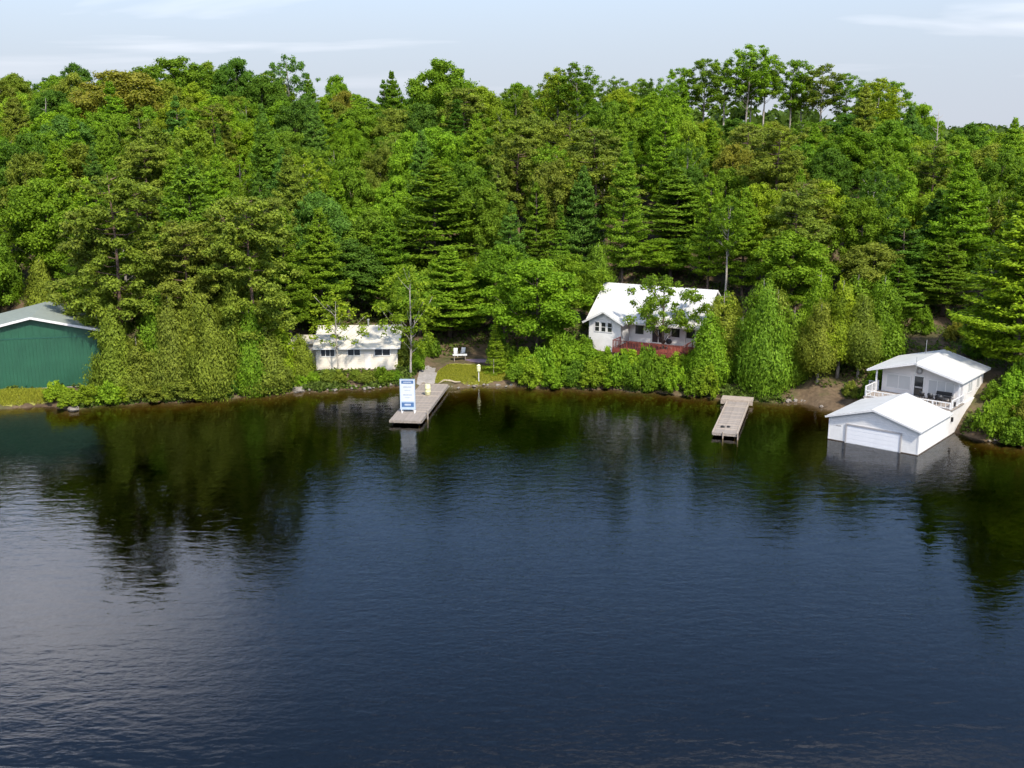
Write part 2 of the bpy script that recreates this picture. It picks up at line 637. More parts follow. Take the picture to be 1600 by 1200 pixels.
def quads(c, n, l, sx, sy):
    """leaf quads: centre, normal, long axis, half width, half length"""
    n = unit(n)
    l = unit(l - n * (l * n).sum(1, keepdims=True))
    t = np.cross(n, l)
    sx = np.asarray(sx).reshape(-1, 1)
    sy = np.asarray(sy).reshape(-1, 1)
    v = np.stack([c - l * sy, c + t * sx - l * sy * 0.1, c + l * sy, c - t * sx - l * sy * 0.1], 1).reshape(-1, 3)
    f = np.arange(len(v)).reshape(-1, 4)
    return v, f


def grass_patch(name, inside, box, n, h, label):
    x = rng.uniform(box[0], box[2], n)
    y = rng.uniform(box[1], box[3], n)
    k = inside(x, y)
    x, y = x[k], y[k]
    n = len(x)
    hh = h * rng.uniform(0.5, 1.3, n)
    c = np.stack([x, y, T(x, y) + 0.03 + hh * 0.42], 1)
    nn = rng.normal(size=(n, 3)) * [1, 1, 0.3]
    ll = rng.normal(size=(n, 3)) * 0.35 + [0, 0, 1]
    v, f = quads(c, nn, ll, rng.uniform(0.02, 0.045, n), hh / 2)
    o = put(name, arr_mesh(name, v, f, M['leaf'], rng.uniform(0, 1, n)))
    o.color = (0.27, 0.275, 0.03, 1)
    return tag(o, label, 'grass', kind='stuff')


grass_patch('grass', lawn_in, (-9, 117.5, 1, 124.5), 26000, 0.16, 'short yellow-green grass growing on the lawn by the dock')
grass_patch('grass', lawn2_in, (-64, 108, -45, 112.6), 30000, 0.30, 'uncut yellow-green grass in front of the green boathouse')


# ------------------------------------------------------------------ buildings
def window(parent, loc, w, h, yaw=0.0, pane='dark_glass', mull=1, bars=0, frame='white_trim', label=None):
    f = MB()
    t = 0.08
    f.box(-w / 2 - t, -0.06, -h / 2 - t, w / 2 + t, 0.02, -h / 2)
    f.box(-w / 2 - t, -0.055, h / 2, w / 2 + t, 0.02, h / 2 + t)
    f.box(-w / 2 - t, -0.055, -h / 2, -w / 2, 0.02, h / 2)
    f.box(w / 2, -0.055, -h / 2, w / 2 + t, 0.02, h / 2)
    for i in range(1, mull + 1):
        x = -w / 2 + w * i / (mull + 1)
        f.box(x - 0.03, -0.045, -h / 2, x + 0.03, 0.0, h / 2)
    for i in range(1, bars + 1):
        z = -h / 2 + h * i / (bars + 1)
        f.box(-w / 2, -0.043, z - 0.025, w / 2, 0.0, z + 0.025)
    o = f.build('window', frame, parent, loc, (0, 0, yaw))
    if label:
        o['label'] = label
    MB().box(-w / 2, -0.025, -h / 2, w / 2, 0.01, h / 2).build('pane', pane, o)
    return o


def gable_poly(x0, x1, zb, ze, za):
    return [(x0, zb), (x1, zb), (x1, ze), ((x0 + x1) / 2, za), (x0, ze)]


def roof_poly(x0, x1, z_line, slope, t0, t1):
    """slab along both slopes of a gable; z_line is the underside at the ridge"""
    xm = (x0 + x1) / 2
    hw = (x1 - x0) / 2
    zl = z_line - hw * slope
    return [(x0, zl + t0), (xm, z_line + t0), (x1, zl + t0), (x1, zl + t1), (xm, z_line + t1), (x0, zl + t1)]


def railing(parent, pts, h, mat, gap=0.22, post=0.1, name='railing', zb=0.06):
    """posts, top and bottom rail and thin balusters along a polyline"""
    g = MB()
    for a, b in zip(pts[:-1], pts[1:]):
        a, b = Vector(a), Vector(b)
        g.beam(a + Vector((0, 0, h)), b + Vector((0, 0, h)), 0.11, 0.06)
        g.beam(a + Vector((0, 0, zb + 0.05)), b + Vector((0, 0, zb + 0.05)), 0.06, 0.06)
    r = g.build(name, mat, parent)
    pm = MB().box(-post / 2, -post / 2, 0, post / 2, post / 2, h + 0.05).mesh('post', mat)
    bl = MB()
    for k, (a, b) in enumerate(zip(pts[:-1], pts[1:])):
        a, b = Vector(a), Vector(b)
        L = (b - a).length
        npost = max(1, round(L / 1.7))
        for i in range(npost + (1 if k == len(pts) - 2 else 0)):
            put('post', pm, r, a.lerp(b, i / npost))
        nb = int(L / gap)
        for i in range(1, nb):
            p = a.lerp(b, i / nb)
            bl.beam(p + Vector((0, 0, zb)), p + Vector((0, 0, h - 0.02)), 0.04, 0.04)
    q = bl.build('balusters', mat, r)
    q['kind'] = 'stuff'
    return r


# --- two-storey boathouse standing in the water
bh = empty('boathouse', (29.24, 96.78, 0), R(-39.7),
           'white two-storey boathouse standing in the water with a wide garage door', 'boathouse')
W = 8.25
MB().prism(gable_poly(0, W, -0.05, 2.22, 3.42), 0, 7.9).build('wall', 'white_siding', bh)
MB().box(0.02, 7.905, -0.05, W - 0.02, 17.7, 2.42).build('wall', 'white_wall', bh)
sl = (3.42 - 2.22) / (W / 2)
rf = MB().prism(roof_poly(-0.28, W + 0.28, 3.42 + 0.0, sl, 0.012, 0.11), -0.32, 7.95).build('roof', 'white_roof', bh)
fa = MB()
for s in (-1, 1):
    xe = W / 2 + s * (W / 2 + 0.30)
    ze = 3.42 - (W / 2 + 0.30) * sl
    fa.beam((W / 2, -0.345, 3.42 + 0.045), (xe, -0.345, ze + 0.045), 0.04, 0.17)
fa.build('fascia', 'white_trim', rf)
MB().box(W / 2 - 0.12, -0.3, 3.42 + 0.105, W / 2 + 0.12, 7.9, 3.42 + 0.13).build('ridge_cap', 'white_trim', rf)
gd = MB().box(1.72, -0.03, -0.045, 6.62, -0.002, 1.66).build('garage_door', 'garage_door', bh)
gd['label'] = 'wide white garage door reaching down to the water'
fr = MB()
fr.box(1.60, -0.09, -0.045, 1.72, -0.001, 1.80)
fr.box(6.62, -0.09, -0.045, 6.76, -0.001, 1.80)
fr.box(1.72, -0.09, 1.66, 6.62, -0.001, 1.80)
fr.build('door_frame', 'grey_trim', gd)
pnl = MB().box(1.78, -0.045, 0, 6.56, -0.028, 0.36).mesh('panel', 'garage_door')
for i in range(4):
    put('panel', pnl, gd, (0, 0, 0.02 + i * 0.41))
MB().box(-0.045, -0.045, -0.06, 1.6, -0.002, 0.07).build('waterline_board', 'dock_dark', bh)
MB().box(6.76, -0.045, -0.06, W + 0.045, -0.002, 0.07).build('waterline_board', 'dock_dark', bh)
MB().box(W + 0.002, 0, -0.06, W + 0.045, 10.0, 0.07).build('waterline_board', 'dock_dark', bh)
pl = MB()
for i in range(4):
    pl.box(0.66 + i * 0.13, -0.02, 1.40, 0.74 + i * 0.13, -0.001, 1.50 + 0.02 * (i % 2))
pl.build('number_plate', 'grey_trim', bh)
cbm = MB().box(-0.0625, -0.035, -0.04, 0.0625, -0.001, 2.2).mesh('corner_board', 'white_trim')
for x in (0.03, W - 0.03):
    put('corner_board', cbm, bh, (x, 0, 0))
MB().box(-0.12, 7.98, 2.425, W + 0.12, 11.46, 2.55).build('deck', 'dock_wood', bh)
ZR, usl, XM = 5.92, 0.27, 3.85
MB().prism([(0.3, 2.43), (8.1, 2.43), (8.1, ZR - 4.25 * usl), (XM, ZR), (0.3, ZR - 3.55 * usl)], 11.48, 17.6).build('upper_wall', 'white_wall', bh)
ur = MB().prism(roof_poly(XM - 4.6, XM + 4.6, ZR, usl, 0.012, 0.13), 10.1, 18.5).build('upper_roof', 'white_roof', bh)
fa = MB()
for s in (-1, 1):
    xe = XM + s * 4.62
    for yy in (10.075, 18.525):
        fa.beam((XM, yy, ZR + 0.05), (xe, yy, ZR - 4.62 * usl + 0.05), 0.04, 0.2)
    fa.beam((xe, 10.1, ZR - 4.62 * usl + 0.05), (xe, 18.5, ZR - 4.62 * usl + 0.05), 0.04, 0.18)
fa.build('fascia', 'white_trim', ur)
window(bh, (1.95, 11.48, 3.68), 2.3, 1.3, 0, 'curtain_glass', 1, 0)
window(bh, (6.1, 11.48, 3.62), 2.4, 1.35, 0, 'curtain_glass', 2, 0)
window(bh, (8.1, 13.6, 3.75), 1.1, 1.05, R(90), 'curtain_glass', 1, 0)
window(bh, (8.1, 16.0, 3.75), 0.9, 1.05, R(90), 'curtain_glass', 0, 0)
dr = MB()
dr.box(3.42, 11.40, 2.56, 3.52, 11.479, 4.60).box(4.38, 11.40, 2.56, 4.48, 11.479, 4.60).box(3.52, 11.40, 4.5, 4.38, 11.479, 4.60)
dr = dr.build('door', 'white_trim', bh)
dr['label'] = 'dark glazed door onto the balcony'
MB().box(3.53, 11.44, 2.58, 4.37, 11.478, 4.49).build('pane', 'dark_glass', dr)
MB().box(3.58, 11.42, 3.35, 4.32, 11.438, 3.50).build('crossbar', 'grey_trim', dr)
MB().tube([(4.30, 11.40, 3.42), (4.30, 11.36, 3.42)], 0.04, 8).build('handle', 'steel', dr)
railing(bh, [(0.0, 11.35, 2.55), (0.0, 8.2, 2.55)], 0.98, 'white_trim', 0.24)
railing(bh, [(0.12, 8.06, 2.55), (W - 0.1, 8.06, 2.55)], 0.60, 'white_trim', 0.42, 0.09)
railing(bh, [(W, 8.2, 2.55), (W, 11.35, 2.55)], 0.80, 'white_trim', 0.3)
pp = MB().box(-0.07, -0.07, 0, 0.07, 0.07, 2.22).mesh('porch_post', 'white_trim')
for x in (0.1, 8.1):
    put('porch_post', pp, bh, (x, 10.5, 2.55))
for k, (yy, zz) in enumerate(((8.6, 2.75), (8.3, 1.35))):
    MB().box(W - 0.02 if zz < 2.4 else W + 0.05, yy, zz, W + 0.16, yy + 0.2, zz + 0.42).build('wall_lantern', 'black_metal', bh)
# stair rail on the land side
st = MB()
for i in range(7):
    st.box(-1.0, 11.6 + i * 0.28, 2.3 - i * 0.19, -0.08, 11.86 + i * 0.28, 2.36 - i * 0.19)
st = st.build('side_stair', 'dock_wood', bh)
sr = MB()
sr.beam((-1.0, 11.5, 3.35), (-1.0, 13.5, 2.0), 0.07, 0.07)
for i in range(4):
    y = 11.6 + i * 0.55
    sr.beam((-1.0, y, 2.2 - i * 0.37), (-1.0, y, 3.3 - i * 0.37), 0.06, 0.06)
sr.beam((-0.98, 11.5, 3.35), (-0.1, 11.5, 3.35), 0.07, 0.07)
sr.build('stair_rail', 'white_trim', st)
MB().tube([(2.3, 17.6, 5.3), (2.3, 17.6, 7.0)], 0.035, 6).build('antenna_mast', 'steel', bh)
MB().tube([(4.05, 10.0, 4.9), (4.05, 10.0, 6.7)], 0.025, 6).build('flagpole', 'steel', bh)

# life ring on the gable
lr = MB()
N1, N2 = 24, 8
for i in range(N1):
    a = 2 * math.pi * i / N1
    for k in range(N2):
        b = 2 * math.pi * k / N2
        r = 0.26 + 0.075 * math.cos(b)
        lr.v.append((r * math.cos(a), 0.075 * math.sin(b), r * math.sin(a)))
for i in range(N1):
    for k in range(N2):
        lr.f.append((i * N2 + k, ((i + 1) % N1) * N2 + k, ((i + 1) % N1) * N2 + (k + 1) % N2, i * N2 + (k + 1) % N2))


def bh_world(x, y, z):
    c, s = math.cos(R(-39.7)), math.sin(R(-39.7))
    return (29.24 + x * c - y * s, 96.78 + x * s + y * c, z)


lo = lr.build('life_ring', 'grey_trim', None, bh_world(3.9, 11.39, 5.05), (0, 0, R(-39.7)), True)
tag(lo, 'dark life ring hanging in the gable above the boathouse door', 'life ring')


# patio chairs on the balcony
def patio_chair(loc, rz, label):
    e = empty('patio_chair', loc, rz, label, 'chair', 'black chairs on the boathouse balcony')
    MB().lathe([(0.20, 0.40), (0.27, 0.42), (0.27, 0.46), (0.05, 0.47)], 14).build('seat', 'black_plastic', e)
    b = MB()
    nn = 12
    for i in range(nn + 1):
        a = math.pi * i / nn
        for rr, zz in ((0.27, 0.44), (0.31, 0.70), (0.30, 0.78 + 0.16 * math.sin(a)), (0.27, 0.78 + 0.16 * math.sin(a)), (0.28, 0.70), (0.24, 0.44)):
            b.v.append((rr * math.cos(a), rr * math.sin(a), zz))
    for i in range(nn):
        for k in range(6):
            k2 = (k + 1) % 6
            b.f.append((i * 6 + k, (i + 1) * 6 + k, (i + 1) * 6 + k2, i * 6 + k2))
    b.build('backrest', 'black_plastic', e, smooth=True)
    lg = MB().tube([(0, 0, 0), (0, 0, 0.42)], 0.02, 6).mesh('leg', 'black_metal')
    for sx, sy in ((1, 1), (1, -1), (-1, 1), (-1, -1)):
        put('leg', lg, e, (0.17 * sx, 0.17 * sy, 0))
    return e


for (x, y, a, lb) in ((4.85, 10.0, 150, 'black round-backed patio chair nearest the boathouse balcony door'),
                      (5.75, 9.7, 165, 'middle one of three black patio chairs on the boathouse balcony'),
                      (6.7, 9.5, 190, 'black patio chair nearest the right end of the boathouse balcony')):
    patio_chair(bh_world(x, y, 2.552), R(a - 39.7), lb)
be = empty('bench', bh_world(6.55, 10.85, 2.552), R(-39.7), 'low black bench under the right window on the boathouse balcony', 'bench')
MB().box(-0.75, -0.22, 0.42, 0.75, 0.22, 0.48).build('seat', 'black_plastic', be)
MB().prism([(-0.75, 0.55), (0.75, 0.55), (0.72, 0.9), (-0.72, 0.9)], 0.18, 0.24).build('backrest', 'black_plastic', be)
lg = MB().box(-0.03, -0.2, 0, 0.03, 0.24, 0.42).mesh('leg', 'black_metal')
for x in (-0.66, 0.66):
    put('leg', lg, be, (x, 0, 0))
bk = MB().box(-0.025, 0.2, 0.4, 0.025, 0.235, 0.6).mesh('back_post', 'black_metal')
for x in (-0.66, 0.66):
    put('back_post', bk, be, (x, 0, 0))

# --- white cottage on the bank
ho = empty('cottage', (9.04, 125.84, 3.5), R(-28), 'white cottage with bright metal roof and red deck among the trees', 'cottage')


def ho_world(x, y, z):
    c, s = math.cos(R(-28)), math.sin(R(-28))
    return (9.04 + x * c - y * s, 125.84 + x * s + y * c, 3.5 + z)


MB().prism([(2.8, -2.2), (2.8, 2.66), (7.5, 5.9), (12.2, 2.66), (12.2, -2.2)], -0.3, 12.3, 'x').build('wall', 'white_siding', ho)
MB().prism(gable_poly(0, 4.0, -2.2, 2.66, 3.75), 0, 2.79).build('wing_wall', 'white_siding', ho)
msl = (5.9 - 2.66) / 4.7
mr = MB().prism(roof_poly(2.05, 12.95, 5.9, msl, 0.015, 0.15), -1.25, 13.0, 'x').build('roof', 'white_roof', ho)
rb = MB()
for i in range(36):
    x = -1.05 + i * 0.39
    for sy in (-1, 1):
        rb.beam((x, 7.5, 5.9 + 0.165), (x, 7.5 + sy * 5.43, 5.9 - 5.43 * msl + 0.165), 0.035, 0.03)
rbo = rb.build('roof_ribs', 'white_roof', mr)
fa = MB()
for xx in (-1.275, 13.025):
    for sy in (-1, 1):
        fa.beam((xx, 7.5, 5.9 + 0.05), (xx, 7.5 + sy * 5.45, 5.9 - 5.45 * msl + 0.05), 0.05, 0.24)
fa.beam((4.6, 2.02, 2.22), (13.0, 2.02, 2.22), 0.05, 0.2)
fa.build('fascia', 'white_trim', mr)
wsl = (3.75 - 2.66) / 2.0
wr = MB().prism(roof_poly(-0.6, 4.6, 3.75, wsl, 0.013, 0.13), -0.55, 5.0).build('wing_roof', 'white_roof', ho)
fa = MB()
for s in (-1, 1):
    fa.beam((2.0, -0.575, 3.75 + 0.04), (2.0 + s * 2.62, -0.575, 3.75 - 2.62 * wsl + 0.04), 0.05, 0.22)
fa.build('fascia', 'white_trim', wr)
for i in range(3):
    window(ho, (1.05 + i * 0.80, 0, 1.92), 0.52, 1.05, 0, 'dark_glass', 0, 1)
window(ho, (5.25, 2.8, 1.5), 1.05, 1.15, 0, 'dark_glass', 0, 0)
pdr = window(ho, (7.6, 2.8, 1.12), 1.5, 2.0, 0, 'dark_glass', 1, 0)
pdr.name = 'patio_door'
window(ho, (9.7, 2.8, 1.5), 1.0, 1.1, 0, 'dark_glass', 0, 0)
window(ho, (11.5, 2.8, 1.5), 1.0, 1.1, 0, 'dark_glass', 0, 0)
window(ho, (12.3, 7.5, 3.6), 0.9, 1.0, R(90), 'dark_glass', 0, 0)
dk = MB().box(4.02, -2.4, -0.14, 12.4, 2.785, -0.02).build('deck', 'red_deck', ho)
MB().box(4.0, -2.46, -0.42, 12.42, -2.405, -0.03).build('skirt_board', 'red_deck', dk)
dpm = MB().box(-0.08, -0.08, -2.6, 0.08, 0.08, -0.14).mesh('deck_post', 'dock_dark')
for i in range(5):
    put('deck_post', dpm, dk, (4.2 + i * 2.0, -2.25, 0))
railing(ho, [(4.06, -0.2, -0.02), (4.06, -2.34, -0.02), (12.34, -2.34, -0.02), (12.34, 2.6, -0.02)], 0.98, 'red_deck', 0.34)
ppm = MB().box(-0.06, -0.06, -0.02, 0.06, 0.06, 2.18).mesh('porch_post', 'white_trim')
for x in (9.0, 11.0, 12.9):
    put('porch_post', ppm, ho, (x, 2.25, 0))
# kettle barbecue
bq = empty('barbecue', ho_world(9.7, 0.6, -0.018), R(-28), 'black kettle barbecue on the red cottage deck', 'barbecue')
MB().lathe([(0.02, 0.55), (0.22, 0.58), (0.33, 0.72), (0.35, 0.82)], 18).build('bowl', 'black_metal', bq, smooth=True)
MB().lathe([(0.36, 0.825), (0.34, 0.95), (0.22, 1.08), (0.03, 1.13)], 18).build('lid', 'black_metal', bq, smooth=True)
lg = MB().tube([(0.12, 0, 0.62), (0.30, 0, 0.0)], 0.02, 6).mesh('leg', 'steel')
for k in range(3):
    put('leg', lg, bq, (0, 0, 0), (0, 0, 2 * math.pi * k / 3))

# --- low cabin
cbn = empty('cabin', (-22.2, 120.6, 1.3), R(3), 'low cream cabin with shallow weathered roof behind birches', 'cabin')
MB().prism([(0, -1.2), (0, 2.55), (5.6, 3.95), (9.0, 3.0), (9.0, -1.2)], 0, 9.2, 'x').build('wall', 'cream_wall', cbn)
cro = MB().prism([(-0.5, 2.44), (5.6, 3.97), (9.4, 2.9), (9.4, 3.02), (5.6, 4.09), (-0.5, 2.56)], -0.25, 9.5, 'x').build('roof', 'cabin_roof', cbn)
fa = MB()
fa.beam((-0.26, -0.52, 2.48), (9.51, -0.52, 2.48), 0.04, 0.17)
for xx in (-0.28, 9.53):
    fa.beam((xx, -0.5, 2.49), (xx, 5.6, 4.02), 0.04, 0.16)
fa.build('fascia', 'white_trim', cro)
window(cbn, (1.35, 0, 1.95), 1.5, 0.8, 0, 'dark_glass', 2)
window(cbn, (4.3, 0, 1.98), 1.35, 0.72, 0, 'dark_glass', 1)
window(cbn, (7.5, 0, 1.98), 1.7, 0.78, 0, 'dark_glass', 1)
cdoor = MB().box(5.45, -0.05, -0.1, 6.2, -0.001, 1.95).build('door', 'stain_wall', cbn)
MB().tube([(6.1, -0.05, 0.95), (6.1, -0.1, 0.95)], 0.04, 8).build('handle', 'steel', cdoor)
MB().lathe([(0.09, 0), (0.09, 1.0), (0.16, 1.02), (0.16, 1.12), (0.04, 1.2)], 10, (5.6, 5.2, 3.7)).build('stove_pipe', 'steel', cbn)
MB().box(-3.0, 1.8, -1.2, -0.005, 6.4, 2.62).build('annex_wall', 'stain_wall', cbn)
MB().box(-3.25, 1.5, 2.625, -0.27, 6.6, 2.80).build('annex_roof', 'cabin_roof', cbn)
window(cbn, (-1.5, 1.8, 1.6), 1.1, 0.8, 0, 'dark_glass', 1)
MB().box(-2.6, -1.2, -0.25, -0.02, 1.79, -0.12).build('step_deck', 'dock_wood', cbn)
sdp = MB().box(-0.07, -0.07, -1.4, 0.07, 0.07, -0.25).mesh('deck_post', 'dock_dark')
for x, y in ((-2.4, -1.0), (-0.3, -1.0), (-2.4, 1.5)):
    put('deck_post', sdp, cbn, (x, y, 0))

# --- green boathouse
gb = empty('boathouse', (-50.81, 113.5, 0.85), R(13.4), 'large dark green metal boathouse with white rake trim and grey-green roof', 'boathouse')
HWD = 8.25
gsl = 0.232
ZA = 7.62
MB().prism(gable_poly(-HWD, HWD, -1.2, ZA - HWD * gsl, ZA), 0, 10.0).build('wall', 'green_metal', gb)
gro = MB().prism(roof_poly(-8.8, 8.8, ZA, gsl, 0.015, 0.17), -0.55, 10.6).build('roof', 'green_roof', gb)
fa = MB()
for s in (-1, 1):
    fa.beam((0, -0.585, ZA + 0.06), (s * 8.83, -0.585, ZA - 8.83 * gsl + 0.06), 0.06, 0.24)
fa.build('rake_trim', 'white_trim', gro)
MB().box(-8.28, -0.05, 5.38, 8.28, -0.001, 5.50).build('seam_trim', 'green_seam', gb)
rm = MB().box(-0.035, -0.032, 0.02, 0.035, -0.001, 5.375).mesh('siding_rib', 'green_metal')
x = -8.1
while x < 8.2:
    put('siding_rib', rm, gb, (x, 0, 0))
    x += 0.36
um = []
x = -7.92
while x < 8.0:
    top = ZA - abs(x) * gsl - 0.06
    if top > 5.6:
        MB().box(-0.03, -0.03, 5.505, 0.03, -0.001, top).build('siding_rib', 'green_metal', gb, (x, 0, 0))
    x += 0.72
MB().box(-8.4, -0.3, -1.2, 8.4, -0.035, 0.015).build('concrete_sill', 'path', gb)


# --- docks
def dock(name, loc, rz, w, L, label, ztop, plank_w, mats):
    e = empty(name, loc, rz, label, 'dock')
    pm = [MB().box(-w / 2, 0.008, -0.045, w / 2, plank_w - 0.012, 0).mesh('plank', m) for m in mats]
    n = int(L / plank_w)
    for i in range(n):
        put('plank', pm[random.choice((0, 0, 0, 1))], e, (random.uniform(-0.02, 0.02), i * plank_w, ztop + random.uniform(-0.008, 0.008)))
    s = MB()
    for x in (-w / 2 + 0.06, 0, w / 2 - 0.06):
        s.box(x - 0.05, 0.03, ztop - 0.27, x + 0.05, L - 0.05, ztop - 0.056)
    s.build('stringer', 'dock_dark', e)
    MB().box(-w / 2 - 0.03, -0.06, ztop - 0.24, w / 2 + 0.03, -0.003, ztop + 0.01).build('end_board', mats[0], e)
    po = MB().tube([(0, 0, -3.2), (0, 0, ztop - 0.06)], 0.09, 8).mesh('pile', 'dock_dark')
    for y in np.arange(0.5, L, 2.9):
        for x in (-w / 2 + 0.25, w / 2 - 0.25):
            put('pile', po, e, (x, y, 0))
    return e


d1 = dock('dock', (-10.33, 101.5, 0), R(-6.6), 3.05, 15.6, 'grey weathered wooden dock with the tall white sign on it', 0.50, 0.24, ('dock_wood', 'new_wood'))
sb = MB().box(1.48, 0.2, 0.20, 1.60, 15.2, 0.515).build('side_board', 'dock_wood', d1)
mp = MB().tube([(1.70, 2.6, -2.5), (1.70, 2.6, 0.95)], [0.10, 0.09], 9).build('mooring_post', 'dock_wood', d1)
d2 = dock('dock', (19.72, 97.14, 0), R(-17.0), 2.2, 12.6, 'narrow pale dock with dark rope coils below the cedars', 0.45, 0.26, ('dock_wood', 'new_wood'))
for x in (-1.1, 1.1):
    MB().box(x - 0.07, 0.0, 0.24, x + 0.07, 12.4, 0.52).build('side_board', 'new_wood', d2)
for x in (-0.15, 1.2):
    MB().tube([(x, -0.16, -2.5), (x, -0.16, 0.62)], 0.06, 8).build('mooring_post', 'new_wood', d2)
pf = MB()
pfo = MB().box(-1.75, 12.62, 0.36, 1.45, 14.2, 0.62).build('landing', 'new_wood', d2)
MB().box(-1.78, 12.56, 0.10, 1.48, 12.615, 0.60).build('landing_board', 'new_wood', d2)


def dk2(x, y, z):
    c, s = math.cos(R(-17)), math.sin(R(-17))
    return (19.72 + x * c - y * s, 97.14 + x * s + y * c, z)


for (x, y, r, lb) in ((-0.42, 2.0, 0.22, 'dark coiled rope at the left edge of the narrow dock'), (0.12, 2.15, 0.17, 'smaller dark rope coil in the middle of the narrow dock')):
    rp = MB()
    pts = []
    for i in range(70):
        a = i * 0.36
        rr = r * (0.45 + 0.55 * ((i % 24) / 24))
        pts.append((rr * math.cos(a), rr * math.sin(a), 0.02 + 0.035 * (i // 18)))
    rp.tube(pts, 0.022, 5)
    tag(rp.build('rope_coil', 'black_plastic', None, dk2(x, y, 0.46)), lb, 'rope')


def dk1(x, y, z):
    c, s = math.cos(R(-6.6)), math.sin(R(-6.6))
    return (-10.33 + x * c - y * s, 101.5 + x * s + y * c, z)


# --- the tall sign
sg = empty('sign', (-10.35, 104.75, 0.505), R(-1), 'tall white and blue sign board standing on the left dock', 'sign')
bd = MB().box(-0.73, -0.03, 0.28, 0.73, 0.03, 3.32).build('board', 'sign_white', sg)
fr = MB()
fr.box(-0.76, -0.05, 0.25, -0.70, 0.045, 3.35).box(0.70, -0.05, 0.25, 0.76, 0.045, 3.35).box(-0.70, -0.05, 3.29, 0.70, 0.045, 3.35).box(-0.70, -0.05, 0.25, 0.70, 0.045, 0.31)
fr.build('frame', 'sign_pale', sg)
MB().box(-0.60, -0.038, 2.88, 0.60, -0.029, 3.20).build('header_band', 'sign_blue', bd)
MB().box(-0.66, -0.036, 0.34, 0.66, -0.029, 1.10).build('lower_panel', 'sign_pale', bd)
MB().box(-0.60, -0.044, 0.52, 0.60, -0.035, 0.98).build('footer_band', 'sign_blue', bd)
tx = MB()
for (z, h, x0, x1) in ((3.04, 0.10, -0.40, 0.40),):
    n = 9
    for i in range(n):
        a = x0 + (x1 - x0) * i / n
        tx.box(a, -0.044, z - h / 2, a + (x1 - x0) / n * 0.72, -0.037, z + h / 2 * random.uniform(0.6, 1))
for i in range(5):
    a = -0.3 + i * 0.125
    tx.box(a, -0.05, 0.66, a + 0.085, -0.043, 0.84)
tx.build('pale_lettering', 'sign_white', bd)
tx = MB()
for (z, h, x0, x1, n) in ((2.55, 0.10, -0.42, 0.42, 10), (2.22, 0.06, -0.30, 0.30, 8), (1.75, 0.11, -0.44, 0.44, 9), (1.46, 0.06, -0.30, 0.30, 8)):
    for i in range(n):
        a = x0 + (x1 - x0) * i / n
        tx.box(a, -0.036, z - h / 2, a + (x1 - x0) / n * 0.7, -0.029, z + h / 2 * random.uniform(0.5, 1))
tx.build('grey_lettering', 'sign_grey', bd)
lg = MB().box(-0.04, -0.04, 0, 0.04, 0.04, 0.26).mesh('leg', 'white_trim')
for x in (-0.62, 0.62):
    put('leg', lg, sg, (x, 0, 0))
ft = MB().box(-0.05, -0.55, 0.0, 0.05, 0.55, 0.05).mesh('foot', 'white_trim')
for x in (-0.62, 0.62):
    put('foot', ft, sg, (x + 0.1, 0, 0.002))
MB().beam((0, 0.5, 0.06), (0, 0.04, 1.8), 0.06, 0.06).build('brace', 'white_trim', sg)

# --- pale yellow barrel beside the sign
p = dk1(-0.72 + 0.95, 10.4, 0.51)
ba = empty('barrel', p, 0, 'pale yellow plastic barrel standing on the dock behind the sign', 'barrel')
MB().lathe([(0.24, 0), (0.29, 0.05), (0.31, 0.35), (0.325, 0.37), (0.31, 0.40), (0.31, 0.72), (0.325, 0.74), (0.31, 0.77), (0.28, 1.05), (0.25, 1.1)], 20).build('body', 'cream_plastic', ba, smooth=True)
MB().lathe([(0.255, 1.095), (0.26, 1.14), (0.22, 1.16), (0.05, 1.165)], 20).build('lid', 'lamp_yellow', ba)

# --- shore light on a post, thin pole, yard furniture
lz = Tz(-3.72, 118.6)
lp = empty('post_light', (-3.72, 118.6, lz - 0.05), 0, 'pale yellow lantern on a short white post at the lawn edge', 'lamp')
MB().tube([(0, 0, -0.2), (0, 0, 1.15)], 0.05, 8).build('post', 'white_trim', lp)
MB().lathe([(0.10, 1.15), (0.19, 1.25), (0.22, 1.55), (0.19, 1.85)], 12).build('shade', 'lamp_yellow', lp)
MB().lathe([(0.24, 1.852), (0.12, 1.98), (0.02, 2.03)], 12).build('cap', 'lamp_yellow', lp)
tp = MB().tube([(0, 0, -0.3), (0.03, 0.02, 1.9)], [0.04, 0.03], 7).build('wooden_pole', 'new_wood', None, (-2.1, 120.6, Tz(-2.1, 120.6)))
tag(tp, 'thin bare wooden pole stuck in the right side of the lawn', 'pole')
yz = Tz(-6.2, 126.6)
yb = empty('table', (-6.2, 126.6, yz), R(4), 'low table with white top in the yard above the lawn', 'table')
MB().box(-0.85, -0.35, 0.62, 0.85, 0.35, 0.70).build('table_top', 'white_plastic', yb)
lg = MB().box(-0.05, -0.28, -0.1, 0.05, 0.28, 0.62).mesh('leg', 'dock_wood')
for x in (-0.65, 0.65):
    put('leg', lg, yb, (x, 0, 0))


